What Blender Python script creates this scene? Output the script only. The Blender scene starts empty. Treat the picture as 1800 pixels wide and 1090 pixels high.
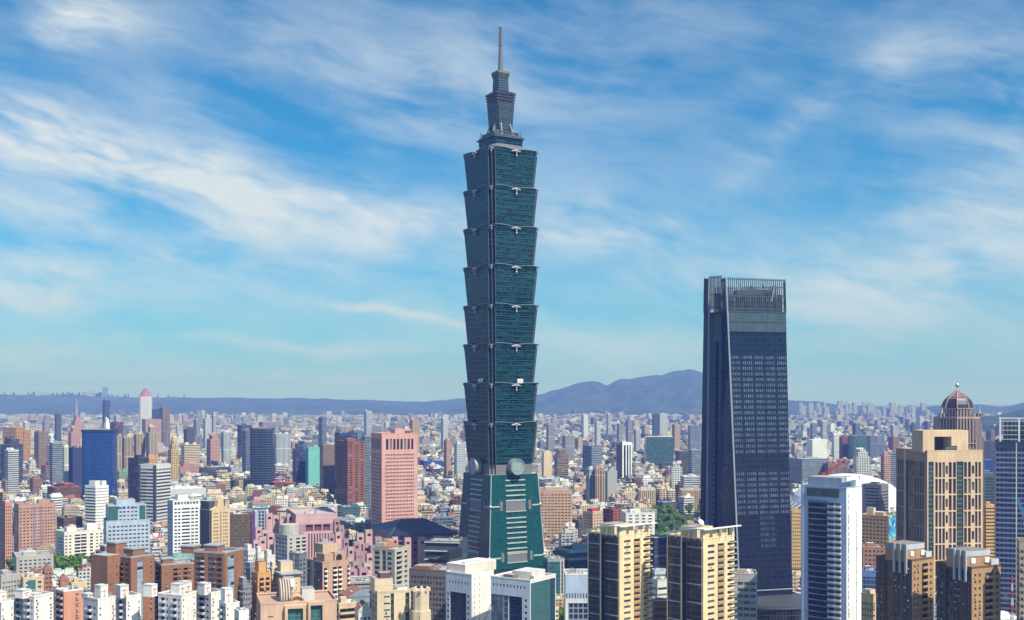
import bpy, math, random
import numpy as np
from mathutils import Vector, Matrix
R = math.radians
sc = bpy.context.scene
# ------------------------------------------------------------------ camera
F, CX, HY, CH = 1980.0, 900.0, 700.0, 180.0          # pixels of the 1800 px frame; eye height in metres
cam = bpy.data.cameras.new("camera"); camo = bpy.data.objects.new("camera", cam)
sc.collection.objects.link(camo); sc.camera = camo
camo.location = (0, 0, CH); camo.rotation_euler = (R(90), 0, 0)
cam.sensor_width = 36; cam.lens = 36*F/1800; cam.shift_y = 155/1800
cam.clip_start = 1; cam.clip_end = 120000
# ------------------------------------------------------------------ light
SUN_AZ, SUN_EL = 180-43, 54                            # azimuth clockwise from +Y
sd = Vector((math.cos(R(SUN_EL))*math.sin(R(SUN_AZ)), math.cos(R(SUN_EL))*math.cos(R(SUN_AZ)), math.sin(R(SUN_EL))))
sl = bpy.data.lights.new("sun", 'SUN'); sl.energy = 5.0; sl.angle = R(0.5); sl.color = (1, 0.91, 0.77)
so = bpy.data.objects.new("sun", sl); sc.collection.objects.link(so)
so.rotation_euler = sd.to_track_quat('Z', 'Y').to_euler(); so.location = sd*3000
sc.view_settings.view_transform = 'Standard'; sc.view_settings.look = 'None'
sc.view_settings.gamma = 1; sc.view_settings.use_curve_mapping = False
sc.view_settings.exposure = 0.42
sc.cycles.max_bounces = 6; sc.cycles.diffuse_bounces = 3; sc.cycles.glossy_bounces = 3
sc.cycles.volume_bounces = 0; sc.cycles.use_denoising = True; sc.cycles.denoiser = 'OPENIMAGEDENOISE'; sc.cycles.denoising_input_passes = 'RGB_ALBEDO_NORMAL'

class NT:
    """small node-tree helper"""
    def __init__(s, tree): s.t = tree; s.t.nodes.clear()
    def n(s, typ, **kw):
        x = s.t.nodes.new(typ)
        for k, v in kw.items(): setattr(x, k, v)
        return x
    def put(s, sock, v):
        if isinstance(v, bpy.types.NodeSocket): s.t.links.new(v, sock)
        else: sock.default_value = v
    def m(s, op, a, b=None, c=None, clamp=False):
        x = s.n('ShaderNodeMath', operation=op, use_clamp=clamp)
        for i, v in enumerate((a, b, c)):
            if v is not None: s.put(x.inputs[i], v)
        return x.outputs[0]
    def mix(s, f, a, b, typ='MIX'):
        x = s.n('ShaderNodeMix', data_type='RGBA', blend_type=typ)
        s.put(x.inputs[0], f)
        for i, v in ((6, a), (7, b)):
            if isinstance(v, (tuple, list)) and len(v) == 3: v = (*v, 1)
            s.put(x.inputs[i], v)
        return x.outputs[2]
    def step(s, v, a, b):
        x = s.n('ShaderNodeMapRange', interpolation_type='SMOOTHSTEP')
        s.put(x.inputs[0], v); s.put(x.inputs[1], a); s.put(x.inputs[2], b)
        return x.outputs[0]
    def noise(s, vec, scale, detail=3, rough=.5, dist=0.0, dim='3D'):
        x = s.n('ShaderNodeTexNoise', noise_dimensions=dim)
        s.put(x.inputs['Vector'], vec); x.inputs['Scale'].default_value = scale
        x.inputs['Detail'].default_value = detail; x.inputs['Roughness'].default_value = rough
        x.inputs['Distortion'].default_value = dist
        return x.outputs[0]
    def xyz(s, v):
        x = s.n('ShaderNodeSeparateXYZ'); s.put(x.inputs[0], v); return x.outputs
    def vec(s, a, b, c=0.0):
        x = s.n('ShaderNodeCombineXYZ'); s.put(x.inputs[0], a); s.put(x.inputs[1], b); s.put(x.inputs[2], c); return x.outputs[0]

# ------------------------------------------------------------------ sky
wd = bpy.data.worlds.new("World"); sc.world = wd; wd.use_nodes = True
nt = NT(wd.node_tree)
sky = nt.n('ShaderNodeTexSky', sky_type='NISHITA', sun_disc=False)
sky.sun_elevation = R(SUN_EL); sky.sun_rotation = R(SUN_AZ); sky.altitude = 180
sky.air_density = 1.0; sky.dust_density = 0.4; sky.ozone_density = 3.0
tc = nt.n('ShaderNodeTexCoord').outputs['Generated']
x, y, z = nt.xyz(tc)
DEG = 57.29578
az = nt.m('MULTIPLY', nt.m('ARCTAN2', x, y), DEG)
el = nt.m('MULTIPLY', nt.m('ARCSINE', z), DEG)
base = nt.mix(1.0, sky.outputs[0], (0.17, 0.97, 1.32), 'MULTIPLY')
hzf = nt.m('MULTIPLY', nt.m('EXPONENT', nt.m('MULTIPLY', nt.m('MAXIMUM', el, 0.0), -.24)), .72)
base = nt.mix(hzf, base, (5.2, 6.1, 7.2))
# cirrus: veils and streaks given as ellipses in azimuth and elevation (degrees), broken up by stretched noise
def ae(px, py):
    a = math.atan((px-CX)/F); return a*DEG, math.atan((HY-py)/F*math.cos(a))*DEG
warp = nt.noise(nt.vec(az, el, 0), 0.12, 2, .5)
warp2 = nt.noise(nt.vec(el, az, 7.0), 0.12, 2, .5)
azw = nt.m('ADD', az, nt.m('MULTIPLY', nt.m('SUBTRACT', warp, .5), 5.0))
elw = nt.m('ADD', el, nt.m('MULTIPLY', nt.m('SUBTRACT', warp2, .5), 2.6))
CL = [(160,42,82,36,4,1.35), (190,280,340,44,9,1.0), (240,385,500,110,10,.62), (700,160,480,120,-10,.36),
      (495,600,250,11,3,1.1), (700,545,170,9,13,.75), (585,655,170,9,0,.65), (20,480,130,62,8,.85),
      (1620,500,330,105,-6,.62), (1130,430,260,62,12,.6), (1730,130,190,60,10,.6), (1740,300,200,90,-20,.5),
      (1560,668,150,7,-3,.7), (760,395,300,40,6,.62), (60,215,260,40,8,.55), (1400,230,200,30,-35,.3), (300,660,420,26,2,.55),
      (60,610,160,22,3,.6), (1040,590,240,50,5,.4), (420,60,300,50,5,.12)]
tot = None
for (px, py, rx, ry, rot, wgt) in CL:
    a0, e0 = ae(px, py); k = DEG/F
    c, s_ = math.cos(R(rot)), math.sin(R(rot))
    dx = nt.m('SUBTRACT', azw, a0); dy = nt.m('SUBTRACT', elw, e0)
    u = nt.m('DIVIDE', nt.m('SUBTRACT', nt.m('MULTIPLY', dx, c), nt.m('MULTIPLY', dy, s_)), rx*k)
    v = nt.m('DIVIDE', nt.m('ADD', nt.m('MULTIPLY', dx, s_), nt.m('MULTIPLY', dy, c)), ry*k)
    r2 = nt.m('ADD', nt.m('MULTIPLY', u, u), nt.m('MULTIPLY', v, v))
    g = nt.m('MULTIPLY', nt.m('EXPONENT', nt.m('MULTIPLY', r2, -1.1)), wgt)
    tot = g if tot is None else nt.m('ADD', tot, g)
c, s_ = math.cos(R(11)), math.sin(R(11))
su = nt.m('SUBTRACT', nt.m('MULTIPLY', azw, c), nt.m('MULTIPLY', elw, s_))
sv = nt.m('ADD', nt.m('MULTIPLY', azw, s_), nt.m('MULTIPLY', elw, c))
n1 = nt.noise(nt.vec(nt.m('MULTIPLY', su, .22), sv, 1.0), 0.42, 5, .50, .25)
n2 = nt.noise(nt.vec(nt.m('MULTIPLY', su, .45), sv, 5.0), 0.30, 4, .5, .3)
n3 = nt.noise(nt.vec(nt.m('MULTIPLY', su, .30), sv, 9.0), 1.5, 5, .55, .0)
wisp = nt.m('ADD', nt.m('MULTIPLY', n1, .46), nt.m('ADD', nt.m('MULTIPLY', n2, .34), nt.m('MULTIPLY', n3, .20)))
dens = nt.m('MULTIPLY', nt.m('ADD', tot, .23), nt.step(wisp, .33, .68))
dens = nt.m('MINIMUM', nt.m('MULTIPLY', dens, 1.12), .93)
low = nt.step(el, -1.0, 9.0)
ccol = nt.mix(low, (6.0, 7.0, 8.0), (7.7, 8.4, 8.8))
col = nt.mix(dens, base, ccol)
bg = nt.n('ShaderNodeBackground'); nt.put(bg.inputs[0], col); bg.inputs[1].default_value = 0.072
wo = nt.n('ShaderNodeOutputWorld'); nt.t.links.new(bg.outputs[0], wo.inputs[0])
wd.cycles.sampling_method = 'MANUAL'; wd.cycles.sample_map_resolution = 512

# ------------------------------------------------------------------ materials
MC = {}
def newmat(key):
    m = bpy.data.materials.new(key); m.use_nodes = True
    return m, NT(m.node_tree)
def out(t, col, rough=.8, metal=0.0, spec=.5, normal=None):
    p = t.n('ShaderNodeBsdfPrincipled'); 
    if isinstance(col, (tuple, list)): col = (*col[:3], 1)
    t.put(p.inputs['Base Color'], col); t.put(p.inputs['Roughness'], rough); t.put(p.inputs['Metallic'], metal)
    t.put(p.inputs['Specular IOR Level'], spec)
    if normal is not None: t.put(p.inputs['Normal'], normal)
    o = t.n('ShaderNodeOutputMaterial'); t.t.links.new(p.outputs[0], o.inputs[0])
def wallm(col, rough=.8, joint=0.0, jdark=.72, metal=0.0, soil=.34):
    k = ('wall', col, rough, joint, jdark, metal)
    if k in MC: return MC[k]
    m, t = newmat("wall_finish")
    pos = t.n('ShaderNodeNewGeometry').outputs['Position']
    x, y, z = t.xyz(pos)
    a = t.noise(pos, .05, 4, .6); b = t.noise(t.vec(x, y, t.m('MULTIPLY', z, .08)), .45, 3, .6)
    f = t.m('ADD', t.m('MULTIPLY', t.m('SUBTRACT', a, .5), soil*1.6), t.m('MULTIPLY', t.m('SUBTRACT', b, .5), soil*1.8))
    f = t.m('ADD', f, 1.0)
    if joint:
        j = t.m('LESS_THAN', t.m('FRACT', t.m('DIVIDE', z, joint)), .09)
        f = t.m('MULTIPLY', f, t.m('SUBTRACT', 1.0, t.m('MULTIPLY', j, 1-jdark)))
    c = t.mix(1.0, col, (1, 1, 1), 'MULTIPLY')
    x_ = t.n('ShaderNodeVectorMath', operation='SCALE'); t.put(x_.inputs[0], c); t.put(x_.inputs[3], f)
    out(t, x_.outputs[0], rough, metal)
    MC[k] = m; return m
def glassm(col, rough=.08, var=.8, spec=.8):
    k = ('glass', col, rough, var, spec)
    if k in MC: return MC[k]
    m, t = newmat("window_glass")
    rnd = t.m('FRACT', t.m('ADD', t.n('ShaderNodeObjectInfo').outputs['Random'], t.n('ShaderNodeNewGeometry').outputs['Random Per Island']))
    dark = t.mix(t.m('POWER', rnd, 2.0), tuple(c*(1-var*.55) for c in col), tuple(min(.75, c*(1+var)+.02*var) for c in col))
    # a few windows with pale blinds
    c = t.mix(t.m('MULTIPLY', t.m('GREATER_THAN', rnd, .88), .45*var), dark, (.45, .46, .44))
    out(t, c, rough, 0, spec)
    MC[k] = m; return m
def curtm(glass, frame, bu, bv, fu=.08, fv=.14, var=.5, rough=.1, dark=None, pdark=.0, spec=.8, sp=0.0, spcol=None, metal=0.0):
    """curtain wall: glass cells of bu x bv metres, frame lines fu, fv (share of a cell), a spandrel share sp, and
    runs of darker open cells (pdark)"""
    k = ('curt', glass, frame, bu, bv, fu, fv, var, rough, dark, pdark, spec, sp, spcol, metal)
    if k in MC: return MC[k]
    m, t = newmat("curtain_glazing")
    u, v, _ = t.xyz(t.n('ShaderNodeUVMap').outputs[0])
    cu, cv = t.m('DIVIDE', u, bu), t.m('DIVIDE', v, bv)
    fu_, fv_ = t.m('FRACT', cu), t.m('FRACT', cv)
    cell = t.vec(t.m('FLOOR', cu), t.m('FLOOR', cv), 0.0)
    wn = t.n('ShaderNodeTexWhiteNoise', noise_dimensions='2D'); t.put(wn.inputs['Vector'], cell); r = wn.outputs[0]
    c = t.mix(r, tuple(q*(1-var*.5) for q in glass), tuple(q*(1+var*.5) for q in glass))
    if dark is not None:
        run = t.noise(t.vec(t.m('MULTIPLY', t.m('FLOOR', cu), .13), t.m('MULTIPLY', t.m('FLOOR', cv), 7.31), 0.0), 1.0, 1, .5)
        inner = t.m('MULTIPLY', t.m('GREATER_THAN', fv_, .45), t.m('GREATER_THAN', t.m('MULTIPLY', run, t.m('ADD', t.m('MULTIPLY', r, .5), .75)), 1-pdark))
        c = t.mix(inner, c, dark)
    if sp > 0: c = t.mix(t.m('LESS_THAN', fv_, sp), c, spcol)
    lines = t.m('MAXIMUM', t.m('LESS_THAN', fu_, fu), t.m('LESS_THAN', fv_, fv)) if sp == 0 else t.m('LESS_THAN', fu_, fu)
    c = t.mix(lines, c, frame)
    sub = t.n('ShaderNodeVectorMath', operation='SUBTRACT'); t.put(sub.inputs[0], wn.outputs['Color']); sub.inputs[1].default_value = (.5, .5, .5)
    scl = t.n('ShaderNodeVectorMath', operation='SCALE'); t.put(scl.inputs[0], sub.outputs[0]); scl.inputs[3].default_value = .05
    add = t.n('ShaderNodeVectorMath', operation='ADD'); t.put(add.inputs[0], scl.outputs[0]); t.put(add.inputs[1], t.n('ShaderNodeNewGeometry').outputs['Normal'])
    nrm = t.n('ShaderNodeVectorMath', operation='NORMALIZE'); t.put(nrm.inputs[0], add.outputs[0])
    out(t, c, t.m('ADD', rough, t.m('MULTIPLY', lines, .35)), metal, spec, nrm.outputs[0])
    MC[k] = m; return m
def citym():
    """facade read from attributes on the mesh: wall colour, glass colour, bay / floor / window shares"""
    if 'city' in MC: return MC['city']
    m, t = newmat("city_facade")
    A = lambda n: t.n('ShaderNodeAttribute', attribute_name=n).outputs
    wc, gc = A('wallc')['Color'], A('glassc')['Color']
    bay, flo, wx = t.xyz(A('fp')['Vector']); wy, seed, _ = t.xyz(A('fq')['Vector'])
    u, v, _ = t.xyz(t.n('ShaderNodeUVMap').outputs[0])
    cu, cv = t.m('DIVIDE', u, bay), t.m('DIVIDE', v, flo)
    a = t.m('LESS_THAN', t.m('ABSOLUTE', t.m('SUBTRACT', t.m('FRACT', cu), .5)), t.m('MULTIPLY', wx, .5))
    b = t.m('LESS_THAN', t.m('ABSOLUTE', t.m('SUBTRACT', t.m('FRACT', cv), .52)), t.m('MULTIPLY', wy, .5))
    mask = t.m('MULTIPLY', a, b)
    wn = t.n('ShaderNodeTexWhiteNoise', noise_dimensions='3D'); t.put(wn.inputs['Vector'], t.vec(t.m('FLOOR', cu), t.m('FLOOR', cv), seed))
    r = wn.outputs[0]
    g = t.mix(t.m('POWER', r, 3.0), gc, (.16, .165, .17))
    pos = t.n('ShaderNodeNewGeometry').outputs['Position']
    nz = t.noise(pos, .06, 4, .65)
    # plant and tanks on the flat roofs: small cells of lighter and darker cover
    rf = t.m('GREATER_THAN', t.xyz(t.n('ShaderNodeNewGeometry').outputs['Normal'])[2], .5)
    wv = t.n('ShaderNodeTexVoronoi', feature='F1', distance='CHEBYCHEV'); t.put(wv.inputs['Vector'], pos); wv.inputs['Scale'].default_value = .16
    cellc = t.xyz(wv.outputs['Color'])[0]
    f = t.m('ADD', .78, t.m('MULTIPLY', nz, .44))
    f = t.m('MULTIPLY', f, t.m('ADD', 1.0, t.m('MULTIPLY', rf, t.m('MULTIPLY', t.m('SUBTRACT', cellc, .5), .9))))
    x_ = t.n('ShaderNodeVectorMath', operation='SCALE'); t.put(x_.inputs[0], wc); t.put(x_.inputs[3], f)
    c = t.mix(mask, x_.outputs[0], g)
    out(t, c, t.m('SUBTRACT', .85, t.m('MULTIPLY', mask, .72)), 0, .5)
    MC['city'] = m; return m

# ------------------------------------------------------------------ mesh helpers
class MB:
    def __init__(s): s.v = []; s.f = []; s.m = []; s.uv = []; s.mats = []; s.at = []; s.sm = []
    def mi(s, mat):
        if mat not in s.mats: s.mats.append(mat)
        return s.mats.index(mat)
    def poly(s, pts, mat, uv=None, at=None, smooth=False):
        i = len(s.v); s.v.extend([tuple(p) for p in pts]); s.f.append(tuple(range(i, i+len(pts)))); s.m.append(s.mi(mat))
        s.uv.extend(uv if uv else [(0, 0)]*len(pts)); s.at.append(at); s.sm.append(smooth)
    def box(s, x0, y0, z0, x1, y1, z1, mat, top=None, at=None, atop=None, u0=0.0):
        w, d = x1-x0, y1-y0
        for (a, b, L) in (((x0,y0),(x1,y0),w), ((x1,y0),(x1,y1),d), ((x1,y1),(x0,y1),w), ((x0,y1),(x0,y0),d)):
            s.poly([(*a,z0),(*b,z0),(*b,z1),(*a,z1)], mat, [(u0,z0),(u0+L,z0),(u0+L,z1),(u0,z1)], at)
        s.poly([(x0,y0,z1),(x1,y0,z1),(x1,y1,z1),(x0,y1,z1)], top or mat, [(x0,y0),(x1,y0),(x1,y1),(x0,y1)], atop if atop else at)
        s.poly([(x0,y1,z0),(x1,y1,z0),(x1,y0,z0),(x0,y0,z0)], top or mat, None, atop if atop else at)
    def cyl(s, cx, cy, z0, z1, r0, r1, n, mat, cap=True, at=None, smooth=True):
        p = [(math.cos(2*math.pi*i/n), math.sin(2*math.pi*i/n)) for i in range(n)]
        for i in range(n):
            a, b = p[i], p[(i+1) % n]; L = 2*math.pi*max(r0, r1)/n
            s.poly([(cx+a[0]*r0,cy+a[1]*r0,z0),(cx+b[0]*r0,cy+b[1]*r0,z0),(cx+b[0]*r1,cy+b[1]*r1,z1),(cx+a[0]*r1,cy+a[1]*r1,z1)], mat,
                   [(i*L,z0),(i*L+L,z0),(i*L+L,z1),(i*L,z1)], at, smooth)
        if cap and r1 > .01: s.poly([(cx+a[0]*r1,cy+a[1]*r1,z1) for a in p], mat, None, at)
    def ell(s, c, r, mat, n=10, k=6, M=None, z0=-1.0):
        def P(i, j):
            th = 2*math.pi*i/n; ph = math.asin(z0)+(math.pi/2-math.asin(z0))*j/k
            q = Vector((r[0]*math.cos(ph)*math.cos(th), r[1]*math.cos(ph)*math.sin(th), r[2]*math.sin(ph)))
            if M is not None: q = M @ q
            return tuple(Vector(c)+q)
        for j in range(k):
            for i in range(n):
                s.poly([P(i,j),P(i+1,j),P(i+1,j+1),P(i,j+1)], mat, [(i,j),(i+1,j),(i+1,j+1),(i,j+1)], None, True)
    def bar(s, a, b, r, mat, r1=None):
        a, b = Vector(a), Vector(b); d = (b-a); L = d.length
        if L < 1e-6: return
        d /= L; up = Vector((0,0,1)) if abs(d.z) < .95 else Vector((1,0,0))
        p = d.cross(up).normalized(); q = d.cross(p); r1 = r if r1 is None else r1
        c0 = [a+p*sx*r+q*sy*r for sx, sy in ((-1,-1),(1,-1),(1,1),(-1,1))]; c1 = [b+p*sx*r1+q*sy*r1 for sx, sy in ((-1,-1),(1,-1),(1,1),(-1,1))]
        for i in range(4):
            j = (i+1) % 4; s.poly([c0[i], c0[j], c1[j], c1[i]], mat)
        s.poly(c0[::-1], mat); s.poly(c1, mat)
    def mesh(s, name):
        me = bpy.data.meshes.new(name); me.from_pydata(s.v, [], s.f)
        for m in s.mats: me.materials.append(m)
        me.polygons.foreach_set('material_index', s.m)
        if any(s.sm): me.polygons.foreach_set('use_smooth', s.sm)
        uvl = me.uv_layers.new(name="UVMap"); uvl.data.foreach_set('uv', np.array(s.uv, dtype=np.float32).ravel())
        if any(a is not None for a in s.at):
            dft = ((.4,.4,.4), (.05,.05,.06), (4,4,0), (0,0,0))
            arr = [a if a is not None else dft for a in s.at]
            for i, (nm, typ) in enumerate((('wallc','FLOAT_COLOR'),('glassc','FLOAT_COLOR'),('fp','FLOAT_VECTOR'),('fq','FLOAT_VECTOR'))):
                A = me.attributes.new(nm, typ, 'FACE')
                if typ == 'FLOAT_COLOR': A.data.foreach_set('color', np.array([(*a[i],1) for a in arr], dtype=np.float32).ravel())
                else: A.data.foreach_set('vector', np.array([a[i] for a in arr], dtype=np.float32).ravel())
        me.update(); return me
    def build(s, name, parent=None, loc=None, rz=0):
        o = bpy.data.objects.new(name, s.mesh(name)); sc.collection.objects.link(o)
        if parent is not None: o.parent = parent
        if loc is not None: o.location = loc
        if rz: o.rotation_euler = (0, 0, rz)
        return o
def empty(name, loc, rz=0):
    o = bpy.data.objects.new(name, None); sc.collection.objects.link(o); o.location = loc; o.rotation_euler = (0, 0, rz)
    o.empty_display_size = 5; return o
def tag(o, label=None, cat=None, group=None, kind=None):
    for k, v in (('label', label), ('category', cat), ('group', group), ('kind', kind)):
        if v: o[k] = v
    return o
def inst(name, me, parent=None, loc=(0,0,0), rz=0, scale=None):
    o = bpy.data.objects.new(name, me); sc.collection.objects.link(o); o.location = loc; o.rotation_euler = (0, 0, rz)
    if parent is not None: o.parent = parent
    if scale: o.scale = scale
    return o
def X(px, D): return (px-CX)*D/F
def Zt(py, D): return CH-(py-HY)*D/F
OCC = []                                              # plans already taken: (corner x, y, rz, w, d)
EXPL = []                                             # (px left, px right, y top, D) of the buildings placed by hand
def plan(xl, xc, xr, D, th=None, asp=1.0, dep=None):
    """corner (nearest vertical edge) seen at xc, ends of its right and left faces at xr and xl"""
    phi = math.atan((xc-CX)/F)
    if th is None: th = math.degrees(math.atan2(max(xc-xl, .01), (xr-xc)*asp))
    rz = R(th)-phi; cx, cy = X(xc, D), D
    k = (xr-CX)/F; w = (k*cy-cx)/(math.cos(rz)-k*math.sin(rz))
    if dep is None:
        k = (xl-CX)/F; dep = (k*cy-cx)/(-math.sin(rz)-k*math.cos(rz))
    OCC.append((cx, cy, rz, w, dep)); EXPL.append((xl, xr, D))
    return cx, cy, rz, w, dep

SIDE = {'F': (0, 0), 'L': (-math.pi/2, 1), 'R': (math.pi/2, 2), 'K': (math.pi, 3)}
WM = {}
class Bd:
    """a building: Empty at its nearest base corner; local x along the right-hand visible face, local y along the left-hand one"""
    def __init__(s, name, label, cat, xl, xc, xr, yt, D, th=None, asp=1.0, dep=None, group=None):
        cx, cy, rz, w, d = plan(xl, xc, xr, D, th, asp, dep)
        s.root = empty(name, (cx, cy, 0), rz); tag(s.root, label, cat, group)
        s.w, s.d, s.H, s.D, s.rz, s.cx, s.cy = w, d, Zt(yt, D), D, rz, cx, cy
        s.W = MB(); s.win = []; s.bal = []; s.rib = []
    def zat(s, py): return Zt(py, s.D)
    def xf(s, px):
        """local x on the right-hand face seen at px"""
        k = (px-CX)/F; return (k*s.cy-s.cx)/(math.cos(s.rz)-k*math.sin(s.rz))
    def yl(s, px):
        k = (px-CX)/F; return (k*s.cy-s.cx)/(-math.sin(s.rz)-k*math.cos(s.rz))
    def fr(s, side, box):
        x0, y0, w, d = box
        return {'F': ((x0,y0),(1,0),(0,-1),w), 'L': ((x0,y0+d),(0,-1),(-1,0),d), 'R': ((x0+w,y0),(0,1),(1,0),d), 'K': ((x0+w,y0+d),(-1,0),(0,1),w)}[side]
    def face(s, side, zones, wm, z0=0.0, z1=None, fh=3.4, box=None, top=0.0):
        z1 = s.H if z1 is None else z1
        O, ux, n, W = s.fr(side, box or (0, 0, s.w, s.d))
        def p(u, z, o=0.0): return (O[0]+ux[0]*u+n[0]*o, O[1]+ux[1]*u+n[1]*o, z)
        tot = sum(q[1] for q in zones); u = 0.0; rz = SIDE[side][0]; q = s.W
        def quad(u0, u1, za, zb, o=0.0, mat=wm):
            q.poly([p(u0,za,o),p(u1,za,o),p(u1,zb,o),p(u0,zb,o)], mat, [(u0,za),(u1,za),(u1,zb),(u0,zb)])
        def hole(u0, u1, za, zb, dp):
            q.poly([p(u0,za),p(u0,za,-dp),p(u0,zb,-dp),p(u0,zb)], wm); q.poly([p(u1,za,-dp),p(u1,za),p(u1,zb),p(u1,zb,-dp)], wm)
            q.poly([p(u0,za),p(u1,za),p(u1,za,-dp),p(u0,za,-dp)], wm); q.poly([p(u0,zb,-dp),p(u1,zb,-dp),p(u1,zb),p(u0,zb)], wm)
        for zn in zones:
            wz = zn[1]/tot*W; u1 = u+wz; kind = zn[0]
            n_ = max(1, int((z1-top-z0)/fh)); zt = z0+n_*fh
            if kind == '.': quad(u, u1, z0, z1, 0, zn[2] if len(zn) > 2 else wm)
            elif kind == 'g':
                quad(u, u1, zt, z1)
                gm = MB(); dp = .3 if len(zn) < 4 else zn[3]
                gm.poly([p(u,z0,-dp),p(u1,z0,-dp),p(u1,zt,-dp),p(u,zt,-dp)], zn[2], [(0,z0),(wz,z0),(wz,zt),(0,zt)])
                gm.build('curtain_wall', s.root)
                q.poly([p(u,z0),p(u,z0,-dp),p(u,zt,-dp),p(u,zt)], wm); q.poly([p(u1,z0,-dp),p(u1,z0),p(u1,zt),p(u1,zt,-dp)], wm)
                q.poly([p(u,zt,-dp),p(u1,zt,-dp),p(u1,zt),p(u,zt)], wm)
            else:
                if kind == 'w': nc, wf, hf, gl = zn[2:6]; dp = zn[6] if len(zn) > 6 else .3
                elif kind == 'r': nc, wf, hf, gl = 1, 1.0, zn[2], zn[3]; dp = .3
                elif kind == 'b': nc, wf, hf, gl = 1, .9, .74, zn[2]; dp = 1.0
                cw = wz/nc; ww = cw*wf; hh = fh*hf; sill = (fh-hh)*.5 if kind != 'b' else .1
                for i in range(n_):
                    za = z0+i*fh+sill; zb = za+hh
                    quad(u, u1, z0+i*fh, za); quad(u, u1, zb, z0+(i+1)*fh)
                    prev = u
                    for j in range(nc):
                        a = u+j*cw+(cw-ww)/2; b = a+ww
                        if a-prev > .001: quad(prev, a, za, zb)
                        hole(a, b, za, zb, dp); prev = b
                        rec = (p((a+b)/2, (za+zb)/2, -dp), rz, ww, hh, gl, side)
                        (s.rib if kind == 'r' else s.win).append(rec)
                    if u1-prev > .001: quad(prev, u1, za, zb)
                    if kind == 'b' and (len(zn) < 7 or i % zn[6] != 0):
                        pr = zn[4]; s.bal.append((p((u+u1)/2, z0+i*fh, 0), rz, wz*.94, pr, zn[3], side))
                quad(u, u1, zt, z1)
            u = u1
    def boxwall(s, x0, y0, z0, x1, y1, z1, wm, top=None, sides='RK'):
        for sd_ in sides:
            O, ux, n, W = s.fr(sd_, (x0, y0, x1-x0, y1-y0)); a = O; b = (O[0]+ux[0]*W, O[1]+ux[1]*W)
            s.W.poly([(*a,z0),(*b,z0),(*b,z1),(*a,z1)], wm, [(0,z0),(W,z0),(W,z1),(0,z1)])
        if top is not None: s.W.poly([(x0,y0,z1),(x1,y0,z1),(x1,y1,z1),(x0,y1,z1)], top)
    def roof(s, mat, z=None, box=None, par=1.0, pm=None, drop=.9):
        """roof deck a little below the wall tops, with a parapet round it"""
        x0, y0, w, d = box or (0, 0, s.w, s.d); z = s.H if z is None else z
        s.W.poly([(x0,y0,z-drop),(x0+w,y0,z-drop),(x0+w,y0+d,z-drop),(x0,y0+d,z-drop)], mat)
        if pm is not None:
            m = MB(); t = .35; e = .12
            m.box(x0-e,y0-e,z-.25,x0+w+e,y0+t,z+par,pm); m.box(x0-e,y0+d-t,z-.25,x0+w+e,y0+d+e,z+par,pm)
            m.box(x0-e,y0+t,z-.25,x0+t,y0+d-t,z+par,pm); m.box(x0+w-t,y0+t,z-.25,x0+w+e,y0+d-t,z+par,pm)
            m.build('parapet', s.root)
    def part(s, name, boxes, mat, top=None):
        m = MB()
        for b in boxes: m.box(*b, mat, top)
        return m.build(name, s.root)
    def finish(s, wname='wall', cap=96):
        if s.W.f: s.W.build(wname, s.root)
        if s.D < 960 and s.root.name.startswith('apartment'):      # air conditioners hung under some windows
            r = random.Random(int(s.D)); k = 0
            for w in sorted(s.win, key=lambda q: -q[0][2]):
                if k < 34 and r.random() < .35:
                    n = {'F': (0,-1), 'L': (-1,0), 'R': (1,0), 'K': (0,1)}[w[5]]; p = w[0]
                    inst('air_conditioner', acmesh(), s.root, (p[0]+n[0]*.75+r.uniform(-.4,.4)*abs(n[1]), p[1]+n[1]*.75+r.uniform(-.4,.4)*abs(n[0]), p[2]-w[3]/2-.42), w[1]); k += 1
        key = lambda r: (0 if r[5] in 'FL' else 1, -r[0][2])
        for lst, nm in ((s.win, 'window'), (s.rib, 'window_band'), (s.bal, 'balcony')):
            lst.sort(key=key); rest = MB()
            for i, r in enumerate(lst):
                if nm == 'balcony': me = balmesh(r[2], r[3], r[4])
                else: me = winmesh(r[2], r[3], r[4], nm)
                if i < cap: inst(nm, me[0], s.root, r[0], r[1])
                else:
                    M = Matrix.Translation(r[0]) @ Matrix.Rotation(r[1], 4, 'Z'); b = me[1]
                    for f, mi in zip(b.f, b.m): rest.poly([M @ Vector(b.v[k]) for k in f], b.mats[mi])
            if rest.f: tag(rest.build(nm, s.root), kind='stuff')
        return s
def acmesh():
    if 'ac' not in WM: m = MB(); m.box(-.45,-.2,-.32,.45,.25,.32,LGREY); m.box(-.3,-.23,-.22,.15,-.201,.22,DGREY); WM['ac'] = m.mesh('air_conditioner')
    return WM['ac']
def winmesh(w, h, gl, nm):
    k = (round(w, 2), round(h, 2), gl, nm)
    if k not in WM:
        m = MB(); fm = wallm((.30,.31,.32), .5)
        m.poly([(-w/2,0,-h/2),(w/2,0,-h/2),(w/2,0,h/2),(-w/2,0,h/2)], gl)
        n = max(1, int(w/1.6)) if nm == 'window_band' else 1
        for i in range(n):
            x = -w/2+w*(i+.5)/n
            m.poly([(x-.05,-.04,-h/2),(x+.05,-.04,-h/2),(x+.05,-.04,h/2),(x-.05,-.04,h/2)], fm)
        m.poly([(-w/2,-.05,-h/2),(w/2,-.05,-h/2),(w/2,-.05,-h/2+.1),(-w/2,-.05,-h/2+.1)], fm)
        WM[k] = (m.mesh(nm), m)
    return WM[k]
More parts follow.
